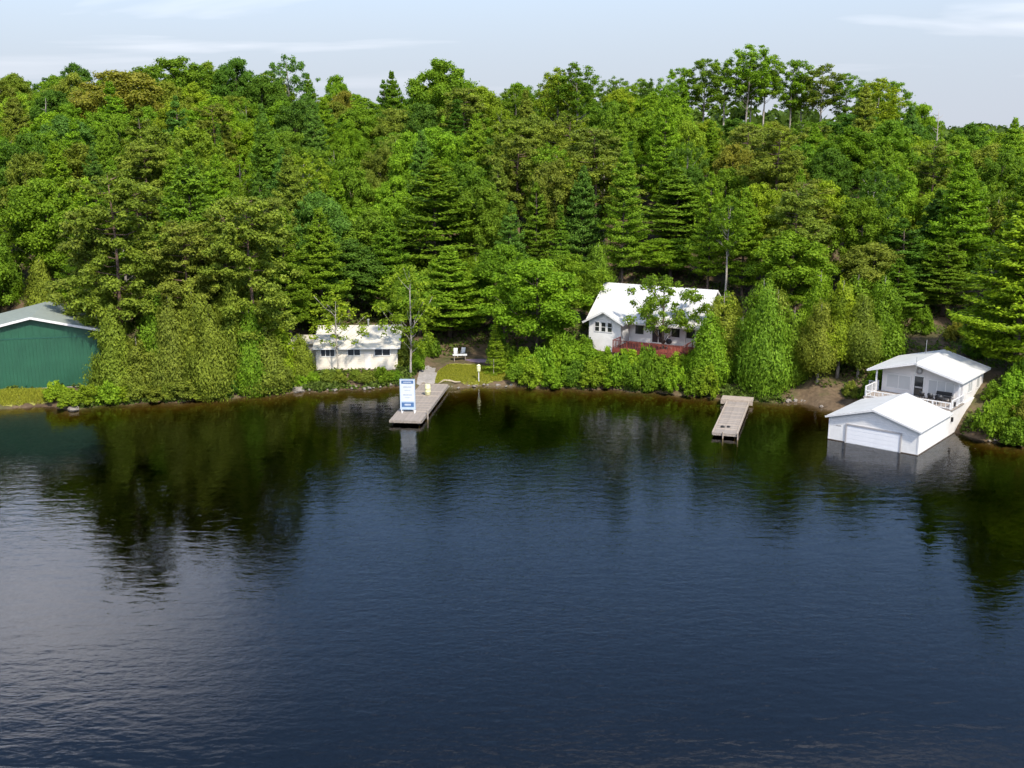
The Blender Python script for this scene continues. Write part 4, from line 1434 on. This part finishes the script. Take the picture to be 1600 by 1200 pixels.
# ---- trees that can be singled out
HERO = [
    ('red_pine', -42.2, 116, 24.0, 5.4, 'olive', 'tallest olive pine beside the green boathouse', 0),
    ('red_pine', -27.9, 116.4, 21.4, 5.0, 'olive', 'tall olive pine at the right end of the left shoreline group', 1),
    ('red_pine', -35.2, 117, 18.4, 4.3, 'olive', 'shorter olive pine between the two tall ones by the green boathouse', 2),
    ('white_pine', -48.5, 125.5, 22.0, 4.8, 'bright green', 'bright layered pine rising behind the green boathouse roof', 0),
    ('white_pine', -38.8, 132, 25.0, 5.9, 'mid-green', 'large layered pine behind the olive shoreline pines', 1),
    ('white_pine', -26.0, 125, 18.9, 4.2, 'mid-green', 'layered pine behind the left end of the cream cabin', 2),
    ('cedar', -36.2, 113.4, 11.4, 2.5, 'olive', 'olive-green cedar at the water edge, second from the green boathouse', 0),
    ('cedar', -31.9, 113.0, 10.6, 2.6, 'olive', 'broad olive-green cedar in the middle of the left bank', 2),
    ('cedar', -39.6, 112.6, 7.0, 2.3, 'olive', 'small olive cedar nearest the green boathouse', 1),
    ('cedar', -26.2, 117.4, 9.8, 2.6, 'yellow-green', 'cedar next to the left end of the cream cabin', 3),
    ('cedar', -28.2, 114.8, 10.8, 2.5, 'mid-green', 'green cedar at the water edge left of the cream cabin', 0),
    ('cedar', -34.0, 114.6, 13.4, 2.6, 'olive', 'taller olive cedar in the middle of the left bank', 1),
    ('cedar', -30.0, 115.2, 12.6, 2.6, 'olive', 'olive cedar below the shorter gap in the left pines', 2),
    ('cedar', -26.6, 115.2, 7.6, 2.7, 'olive', 'low olive-green cedar at the water just left of the cabin', 0),
    ('cedar', -38.2, 114.6, 12.4, 2.5, 'mid-green', 'green cedar behind the small olive one by the green boathouse', 3),
    ('cedar', 23.4, 118.6, 11.0, 2.8, 'olive', 'olive cedar behind the narrow dock, right of the cottage', 1),
    ('cedar', 28.9, 116.8, 11.6, 2.6, 'olive', 'tall olive cedar behind the wide green cedar', 2),
    ('birch', -19.5, 118.9, 10.4, 3.0, 'yellow-green', 'slender yellow-green birch in front of the cream cabin', 1),
    ('birch', -11.4, 119.6, 13.8, 3.9, 'yellow-green', 'tall pale-trunked birch at the right corner of the cream cabin', 0),
    ('white_pine', -7.8, 133, 13.6, 5.6, 'bright green', 'low wide layered pine behind the yard table', 3),
    ('white_pine', -10.1, 146, 23.8, 8.0, 'mid-green', 'very large layered pine on the slope above the yard', 0),
    ('broad', 2.9, 125, 13.2, 5.0, 'bright green', 'bright bushy broadleaf tree between the lawn and the cottage', 3),
    ('spruce', -1.8, 121.6, 7.3, 1.5, 'yellow-green', 'small pointed conifer at the right edge of the lawn', 0),
    ('red_pine', 11.6, 155, 24.5, 6.2, 'olive', 'tall tufted pine with brown trunk behind the cottage roof', 2),
    ('white_pine', 23.7, 158, 22.4, 6.8, 'mid-green', 'broad layered pine behind the right end of the cottage', 1),
    ('oak', 17.3, 121.8, 11.9, 4.2, 'mid-green', 'spreading tree growing in front of the cottage roof', 0),
    ('broad', 21.6, 147, 13.6, 5.2, 'bright green', 'round bright tree showing right above the cottage roof', 0),
    ('cedar', 21.3, 115.4, 9.2, 2.6, 'mid-green', 'cedar covering the right end of the cottage deck', 0),
    ('cedar', 26.9, 113.2, 12.2, 3.0, 'mid-green', 'wide green cedar at the water right of the narrow dock', 2),
    ('stem_cedar', 32.4, 112.6, 10.8, 2.1, 'olive', 'leftmost bare-stemmed cedar left of the white boathouse', 0),
    ('stem_cedar', 34.7, 113.5, 13.2, 2.4, 'yellow-green', 'tallest bare-stemmed cedar left of the white boathouse', 1),
    ('stem_cedar', 36.6, 112.4, 11.6, 2.1, 'olive', 'olive bare-stemmed cedar nearest the white boathouse', 0),
    ('cedar', 39.9, 116, 13.2, 2.6, 'mid-green', 'tall cedar rising behind the white boathouse balcony', 1),
    ('cedar', 25.2, 117.5, 8.4, 2.4, 'mid-green', 'small cedar behind the landing of the narrow dock', 3),
    ('cedar', 30.2, 115, 10.0, 2.2, 'mid-green', 'narrow cedar between the wide green cedar and bare-stemmed ones', 1),
    ('broad', 32.7, 126, 16.3, 4.6, 'mid-green', 'tall broadleaf tree behind the bare-stemmed cedars', 2),
    ('tall', 26.8, 136, 19.9, 2.6, 'mid-green', 'thin straight tree with long bare trunk right of the cottage', 1),
    ('white_pine', 50.6, 106.5, 21.5, 7.0, 'lime', 'big bright layered pine right of the white boathouse', 3),
    ('broad', 42.4, 127, 15.1, 3.9, 'olive', 'olive broadleaf tree above the white boathouse roof', 4),
    ('white_pine', 53.5, 137, 20.4, 5.8, 'dark green', 'dark layered pine on the slope behind the white boathouse', 1),
    ('broad', 58.6, 190, 30.5, 6.3, 'dark green', 'dark round tree high on the slope above the white boathouse', 0),
    ('spruce', -9.8, 192, 32.5, 5.4, 'dark green', 'dark pointed spruce high on the slope above the yard', 1),
    ('broad', -70.2, 200, 37.9, 8.6, 'brownish', 'wide brownish tree high above the green boathouse', 1),
    ('tall', 46.5, 222, 44.2, 3.9, 'bright green', 'tallest bare-trunked tree on the right part of the skyline', 0),
    ('tall', 50.6, 224, 42.6, 3.3, 'bright green', 'bare-trunked skyline tree just right of the tallest one', 1),
    ('tall', 55.4, 224, 41.6, 3.8, 'bright green', 'bare-trunked skyline tree, third from the right end', 2),
    ('tall', 61.5, 222, 40.2, 3.9, 'olive', 'bare-trunked skyline tree, second from the right end', 3),
    ('tall', 37.9, 224, 41.8, 4.0, 'mid-green', 'bare-trunked skyline tree left of the tallest one', 2),
    ('tall', 42.2, 225, 41.2, 3.4, 'mid-green', 'bare-trunked skyline tree squeezed left beside the tallest one', 1),
    ('tall', 12.8, 214, 40.0, 3.8, 'mid-green', 'right one of two pale-trunked trees on the skyline above the cottage', 1),
    ('tall', 8.6, 216, 39.5, 3.8, 'yellow-green', 'left one of two pale-trunked trees on the skyline above the cottage', 0),
    ('tall', 72.5, 215, 37.2, 4.6, 'mid-green', 'rightmost bare-trunked tree on the skyline', 2),
    ('broad', -13.9, 224, 41.2, 6.6, 'mid-green', 'round-topped tree standing highest on the middle skyline', 1),
    ('broad', -67.0, 224, 41.6, 6.6, 'mid-green', 'broad tree standing highest on the left skyline', 0),
    ('broad', -54.4, 224, 41.2, 5.1, 'dark green', 'dark round tree on the left skyline', 3),
    ('airy', -43.8, 222, 42.3, 4.6, 'blue-green', 'pale thin-leaved tree sticking out of the left skyline', 0),
    ('white_pine', 45.8, 128.5, 17.5, 4.6, 'dark green', 'dark layered pine right above the white boathouse antenna', 2),
    ('white_pine', 50.4, 126.0, 15.5, 4.4, 'mid-green', 'layered pine between the dark one and the big right pine', 0),
    ('broad', -20.5, 134.5, 14.5, 4.4, 'dark green', 'dark broadleaf tree right behind the left half of the cabin roof', 2),
    ('white_pine', -15.2, 135.0, 17.0, 4.4, 'mid-green', 'layered pine right behind the cabin stove pipe', 3),
    ('broad', -11.2, 131.5, 11.0, 3.6, 'mid-green', 'small broadleaf tree at the back corner of the yard', 4),
    ('broad', 7.2, 133.5, 13.0, 3.8, 'mid-green', 'broadleaf tree close to the left end of the cottage roof', 1),
    ('tall', 58.6, 226, 38.6, 3.4, 'bright green', 'lower bare-trunked skyline tree between second and third from right', 0),
    ('tall', 48.5, 227, 40.0, 3.0, 'mid-green', 'narrow bare-trunked skyline tree right behind the tallest one', 3),
    ('tall', 34.2, 226, 40.2, 3.6, 'bright green', 'leftmost bare-trunked tree of the right skyline group', 2),
    ('tall', 66.0, 221, 38.4, 3.8, 'mid-green', 'bare-trunked skyline tree in the gap beside the rightmost one', 1),
    ('cedar', -42.0, 112.4, 10.6, 2.4, 'olive', 'olive cedar overlapping the right corner of the green boathouse', 0),
    ('cedar', 24.0, 120.8, 10.6, 2.7, 'bright green', 'bright cedar standing right of the cottage gable', 0),
    ('cedar', 28.0, 119.6, 12.4, 2.7, 'mid-green', 'tall green cedar behind the wide green cedar', 1),
    ('cedar', 33.4, 117.2, 13.6, 2.8, 'bright green', 'tall bright cedar behind the bare-stemmed ones', 0),
    ('cedar', 37.4, 117.0, 13.2, 2.8, 'mid-green', 'green cedar behind the olive bare-stemmed one', 3),
    ('white_pine', 43.4, 121.8, 13.6, 3.6, 'mid-green', 'small layered pine left behind the white boathouse roof', 0),
    ('red_pine', -31.6, 119.5, 19.5, 4.2, 'olive', 'olive pine squeezed behind the left shoreline cedars', 0),
    ('red_pine', -45.8, 119.5, 20.0, 4.4, 'olive', 'olive pine leaning over the green boathouse roof edge', 1),
    ('white_pine', -22.8, 130.0, 18.5, 4.4, 'mid-green', 'layered pine behind the cabin annex', 1),
    ('cedar', -23.6, 118.6, 6.2, 1.7, 'olive', 'short olive cedar half hiding the cabin annex', 3),
    ('snag', 78.0, 205, 31.5, None, 'olive', 'white dead trunk near the right end of the skyline', 0),
    ('snag', -78.5, 188, 33.0, None, 'olive', 'white dead trunk high on the slope above the green boathouse', 1),
    ('snag', -48.0, 134, 19.0, None, 'olive', 'bare grey trunk rising behind the green boathouse roof', 1),
]
for k, x, y, top, rad, tint, lb, var in HERO:
    plant(k, x, y, top, rad, tint, lb, var)

# ---- bushes along the bank
BUSH = []
xs = list(np.arange(-47.0, 50, 1.55))
for x in xs:
    if -24.0 < x < -12.0 or -11.9 < x < 0.3 or 21.3 < x < 25.9 or 27 < x < 43.8:
        continue
    y = float(shore(x)) + random.uniform(0.35, 1.1)
    low = x < -40
    plant('bush', x + random.uniform(-0.4, 0.4), y, None, random.uniform(1.2, 1.8), random.choice(['bright green', 'yellow-green', 'mid-green', 'lime'] if low else ['olive', 'mid-green', 'olive', 'dark green'] if x < -24 else ['bright green', 'mid-green', 'mid-green', 'yellow-green']),
          h=random.uniform(1.3, 2.0) if x < -24 else random.uniform(1.6, 3.0))
for x in np.arange(-23.5, -12.2, 1.5):
    plant('bush', x + random.uniform(-0.3, 0.3), float(shore(x)) + random.uniform(1.0, 1.9), None, random.uniform(0.9, 1.3), random.choice(['mid-green', 'bright green', 'olive']), h=random.uniform(0.8, 1.35))
for x in np.arange(1.2, 19, 1.9):
    plant('bush', x + random.uniform(-0.4, 0.4), float(shore(x)) + random.uniform(2.8, 4.2), None, random.uniform(1.4, 1.9), random.choice(['mid-green', 'bright green', 'lime']), h=random.uniform(2.0, 3.0))
for (x, y, h, t) in ((48.0, 100.9, 2.8, 'bright green'), (48.9, 98.6, 2.8, 'lime'), (49.6, 103.6, 2.6, 'mid-green'), (50.5, 97.5, 2.6, 'olive'), (47.6, 97.6, 2.4, 'brownish'), (52.5, 101.0, 3.0, 'mid-green'),
                     (46.2, 98.6, 1.9, 'bright green'), (46.4, 101.9, 1.7, 'mid-green'), (44.6, 98.4, 1.3, 'olive'), (44.4, 108.6, 2.4, 'olive'), (-10.9, 121.4, 1.8, 'bright green'), (-11.4, 124.0, 2.0, 'mid-green'), (1.6, 121.5, 2.4, 'lime'), (-0.4, 124.6, 2.2, 'mid-green'),
                     (-10.0, 127.6, 2.2, 'mid-green'), (-1.6, 128.5, 2.4, 'dark green'), (42.6, 119.5, 1.8, 'olive'), (48.6, 117.5, 2.0, 'brownish'), (-12.2, 122.5, 2.8, 'olive'), (36.4, 108.4, 1.6, 'mid-green'), (35.2, 109.6, 1.4, 'olive'), (38.4, 111.0, 2.0, 'mid-green'), (46.2, 120.4, 2.4, 'mid-green'), (51.5, 115.5, 2.6, 'bright green'), (48.6, 112.6, 2.0, 'mid-green'), (6.6, 121.8, 3.2, 'bright green'), (8.3, 123.2, 2.4, 'mid-green'), (5.2, 123.8, 3.4, 'mid-green')):
    plant('bush', x, y, None, h * 0.62, t, h=h)

# ---- forest on the slope
RECTS = [(ho, -2.2, -3.2, 14, 14.0), (cbn, -4, -2.5, 10.5, 10.5), (gb, -10, -1.2, 10, 12), (bh, -1.5, -1, 10.0, 21.5)]


def local_xy(o, x, y):
    c, s = math.cos(o.rotation_euler.z), math.sin(o.rotation_euler.z)
    dx, dy = x - o.location.x, y - o.location.y
    return dx * c + dy * s, -dx * s + dy * c


def blocked(x, y, m=1.5):
    for o, x0, y0, x1, y1 in RECTS:
        a, b = local_xy(o, x, y)
        if x0 - m < a < x1 + m and y0 - m < b < y1 + m:
            return True
    if -11.5 < x < 1.0 and y < 130:
        return True
    if 43.0 < x < 51 and y < 122:          # open rocky patch behind the boathouse
        return True
    return False


f_px, p_c, p_s = 1700.0, math.cos(R(13.2405)), math.sin(R(13.2405))


def to_view(x, y, z):
    zc_ = y * p_c - (z - 28) * p_s
    return 800 + f_px * x / zc_, 600 - f_px * (y * p_s + (z - 28) * p_c) / zc_, zc_


cand = []
s_row = 11.0
row = 0
while s_row < 142:
    dxr = 4.9 + 2.2 * min(1, s_row / 110)
    ymid = 116 + s_row
    half = 0.478 * ymid + 7
    x = -half + (row % 2) * dxr / 2
    while x < half:
        xx = x + random.uniform(-0.33, 0.33) * dxr
        yy = float(shore(x)) + s_row + random.uniform(-2.4, 2.4)
        x += dxr
        if yy < 250:
            cand.append((xx, yy, s_row))
    s_row += 6.2 + 2.8 * min(1, s_row / 110)
    row += 1
cand.sort(key=lambda t: t[1])
env = np.full(1800, 640.0)
for (o_, k_, t_, x_, y_, l_) in PLACED:
    pass
n_forest = 0
for (x, y, s) in cand:
    if blocked(x, y):
        continue
    if any((x - a) ** 2 + (y - b) ** 2 < (2.4 + 0.42 * c) ** 2 for a, b, c in TREES):
        continue
    u = random.random()
    px = to_view(x, y, Tz(x, y) + 8)[0]
    if s < 40:
        kind = 'white_pine' if u < 0.46 else 'broad' if u < 0.76 else 'red_pine' if u < 0.86 else 'cedar' if u < 0.94 else 'spruce'
    elif s < 95:
        kind = 'broad' if u < 0.56 else 'white_pine' if u < 0.73 else 'airy' if u < 0.88 else ('spruce' if s < 80 else 'broad') if u < 0.93 else 'red_pine'
    else:
        kind = 'broad' if u < 0.52 else 'airy' if u < 0.80 else 'tall' if u < 0.92 else 'white_pine'
    v = random.random()
    if kind in ('white_pine', 'cedar'):
        tint = 'bright green' if v < 0.35 else 'mid-green' if v < 0.7 else 'blue-green' if v < 0.85 else 'olive'
    elif kind in ('red_pine',):
        tint = 'olive'
    elif kind == 'spruce':
        tint = 'dark green' if v < 0.6 else 'mid-green'
    else:
        tint = 'mid-green' if v < 0.30 else 'bright green' if v < 0.50 else 'yellow-green' if v < 0.65 else 'olive' if v < 0.82 else 'dark green' if v < 0.94 else 'blue-green' if v < 0.985 else 'brownish'
    h = {'white_pine': random.uniform(13, 19), 'broad': random.uniform(10.5, 16.0), 'airy': random.uniform(11, 15.5), 'red_pine': random.uniform(14, 18), 'cedar': random.uniform(7, 10),
         'spruce': random.uniform(11, 15), 'tall': random.uniform(13, 17)}[kind]
    if s > 110:
        h *= 1.05
    rad = {'white_pine': h * random.uniform(0.20, 0.26), 'broad': random.uniform(3.1, 4.5), 'airy': random.uniform(2.7, 3.7), 'red_pine': random.uniform(3.8, 4.8), 'cedar': random.uniform(1.9, 2.6),
           'spruce': random.uniform(2.4, 3.2), 'tall': random.uniform(3.0, 4.2)}[kind]
    z = Tz(x, y)
    cx, ty, zc_ = to_view(x, y, z + h)
    w = rad * f_px / zc_
    c0, c1 = int(cx - w) + 100, int(cx + w) + 100
    if c1 < 40 or c0 > 1760:
        continue
    c0, c1 = max(c0, 0), min(c1, 1799)
    cols_ = np.arange(c0, c1 + 1)
    if 1065 < cx < 1345 and ty < 186:
        while ty < 186 and h > 4.5:
            h *= 0.92
            rad *= 0.97
            cx, ty, zc_ = to_view(x, y, z + h)
        w = rad * f_px / zc_
        if h <= 4.5 or s > 116:
            continue
        c0, c1 = max(int(cx - w) + 100, 0), min(int(cx + w) + 100, 1799)
        cols_ = np.arange(c0, c1 + 1)
    if 845 < cx < 930 and ty < 165 and y < 212:
        continue
    prof = ty + (1 - np.sqrt(np.clip(1 - ((cols_ - 100 - cx) / w) ** 2, 0, 1))) * h * 0.35 * f_px / zc_
    if not np.any(prof < env[c0:c1 + 1] - 5):
        continue
    core = np.abs(cols_ - 100 - cx) < w * (0.5 if kind in ('white_pine', 'spruce', 'tall') else 0.8)
    env[c0:c1 + 1] = np.where(core, np.minimum(env[c0:c1 + 1], prof + 22), env[c0:c1 + 1])
    plant(kind, x, y, None, rad, tint, h=h)
    n_forest += 1
print('FOREST', n_forest, 'PLACED', len(PLACED))

# ---- labels that single each plant out
ZONES = [(-999, 205, 'above green boathouse', 'below green boathouse'), (205, 450, 'behind olive shoreline pines', 'below olive pines'), (450, 650, 'behind cream cabin', 'below cream cabin'),
         (650, 830, 'above the lawn', 'beside the lawn'), (830, 1130, 'behind white cottage', 'below white cottage'), (1130, 1300, 'above narrow dock', 'by narrow dock'), (1300, 9999, 'above white boathouse', 'by white boathouse')]
cells = {}
for o, kind, tint, x, y, lb in PLACED:
    if lb:
        o['label'] = lb
        continue
    s = y - float(shore(x))
    px = to_view(x, y, Tz(x, y) + 5)[0]
    zn = next(z for z in ZONES if z[0] <= px < z[1])
    if kind == 'bush':
        where = zn[3]
    else:
        where = ('at slope foot ' if s < 35 else 'low on slope ' if s < 65 else 'high on slope ' if s < 100 else 'on ridge ') + zn[2]
    cells.setdefault((where, kind, tint), []).append((px, o))
NUM = ['zero', 'one', 'two', 'three', 'four', 'five', 'six', 'seven', 'eight', 'nine', 'ten', 'eleven', 'twelve', 'thirteen', 'fourteen', 'fifteen', 'sixteen', 'seventeen', 'eighteen', 'nineteen', 'twenty']
for (where, kind, tint), q in cells.items():
    q.sort(key=lambda t: t[0])
    word = KIND[kind][1]
    pl_ = word + ('es' if word.endswith('sh') else 's')
    n = len(q)
    for k, (_, o) in enumerate(q):
        if n == 1:
            o['label'] = f'only {tint} {word} {where}'
        elif n == 2:
            o['label'] = f'{("left", "right")[k]} one of two {tint} {pl_} {where}'
        else:
            w_ = 'leftmost' if k == 0 else 'rightmost' if k == n - 1 else ORD[k] + ' from left'
            o['label'] = f'{w_} of {NUM[min(n, 20)]} {tint} {pl_} {where}'
for o, kind, tint, x, y, lb in PLACED:
    o['group'] = 'bushes along the bank' if kind == 'bush' else 'trees of the wooded slope'

# ---- undergrowth: leafy ground cover nobody could count
n = 110000
x = rng.uniform(-64, 62, n)
kq = rng.uniform(0, 1, n)
s = np.where(kq < 0.12, rng.uniform(-0.15, 1.0, n), np.where(kq < 0.38, rng.uniform(0.15, 4, n), rng.uniform(0.2, 1, n) ** 1.5 * 42))
y = shore(x) + s
keep = np.ones(n, bool)
for o, x0, y0, x1, y1 in RECTS:
    c, sn = math.cos(o.rotation_euler.z), math.sin(o.rotation_euler.z)
    dx, dy = x - o.location.x, y - o.location.y
    a, b = dx * c + dy * sn, -dx * sn + dy * c
    m = 0.2
    keep &= ~((a > x0 - m + 1.5) & (a < x1 + m - 1.5) & (b > y0 - m + 1.5) & (b < y1 + m - 1.5))
keep &= ~((x > -10.8) & (x < 0.6) & (s < 11))
keep &= ~((x > 29.5) & (x < 34.5) & (s < 4.5))
keep &= ~((x > -64) & (x < -45.5) & (s < 5))
clump = np.sin(x * 0.9 + 2 * np.sin(y * 0.5)) + np.sin(y * 1.1 + np.sin(x * 0.7)) + rng.normal(size=n) * 0.5
keep &= clump > -0.35
x, y = x[keep], y[keep]
n = len(x)
hh = rng.uniform(0.05, 0.45, n)
c = np.stack([x, y, T(x, y) + hh], 1)
v, f = quads(c, rng.normal(size=(n, 3)) * 0.6 + [0, -0.2, 0.9], rng.normal(size=(n, 3)), rng.uniform(0.09, 0.18, n), rng.uniform(0.14, 0.28, n))
ug = put('undergrowth', arr_mesh('undergrowth', v, f, M['leaf'], rng.uniform(0, 1, n)))
ug.color = (0.09, 0.13, 0.022, 1)
tag(ug, 'low leafy undergrowth covering the bank and forest floor', 'undergrowth', kind='stuff')

# ---- the wood beyond the ridge, far off and read as one mass
fr_ = np.random.default_rng(77)
C, Nn, S, Tn = [], [], [], []
for i in range(1500):
    d = 255 + 520 * fr_.uniform(0, 1) ** 1.6
    x = fr_.uniform(-0.62, 0.62) * d
    rad = fr_.uniform(3.2, 5.2)
    hh_ = fr_.uniform(7.5, 12.5)
    n = 70
    dd = unit(fr_.normal(size=(n, 3)) + [0, 0, 0.3])
    k = fr_.uniform(0.75, 1.1, (n, 1))
    C.append(np.array([x, d, Tz(x, d) + hh_ - rad * 0.9]) + dd * k * [rad, rad, rad * 0.95])
    Nn.append(dd + fr_.normal(size=(n, 3)) * 0.5)
    S.append(fr_.uniform(0.7, 1.3, n))
    Tn.append(np.clip(0.5 + fr_.normal() * 0.25 + fr_.normal(size=n) * 0.15, 0, 1))
C, Nn, S, Tn = map(np.concatenate, (C, Nn, S, Tn))
v, f = quads(C, Nn, fr_.normal(size=C.shape), S * 0.7, S)
fw = put('far_wood', arr_mesh('far_wood', v, f, M['leaf'], Tn))
fw.color = (0.085, 0.135, 0.018, 1)
tag(fw, 'far-off green wood beyond the ridge at the right skyline', 'wood', kind='stuff')

print('TRIS', sum(len(m.polygons) * 2 for m in bpy.data.meshes))
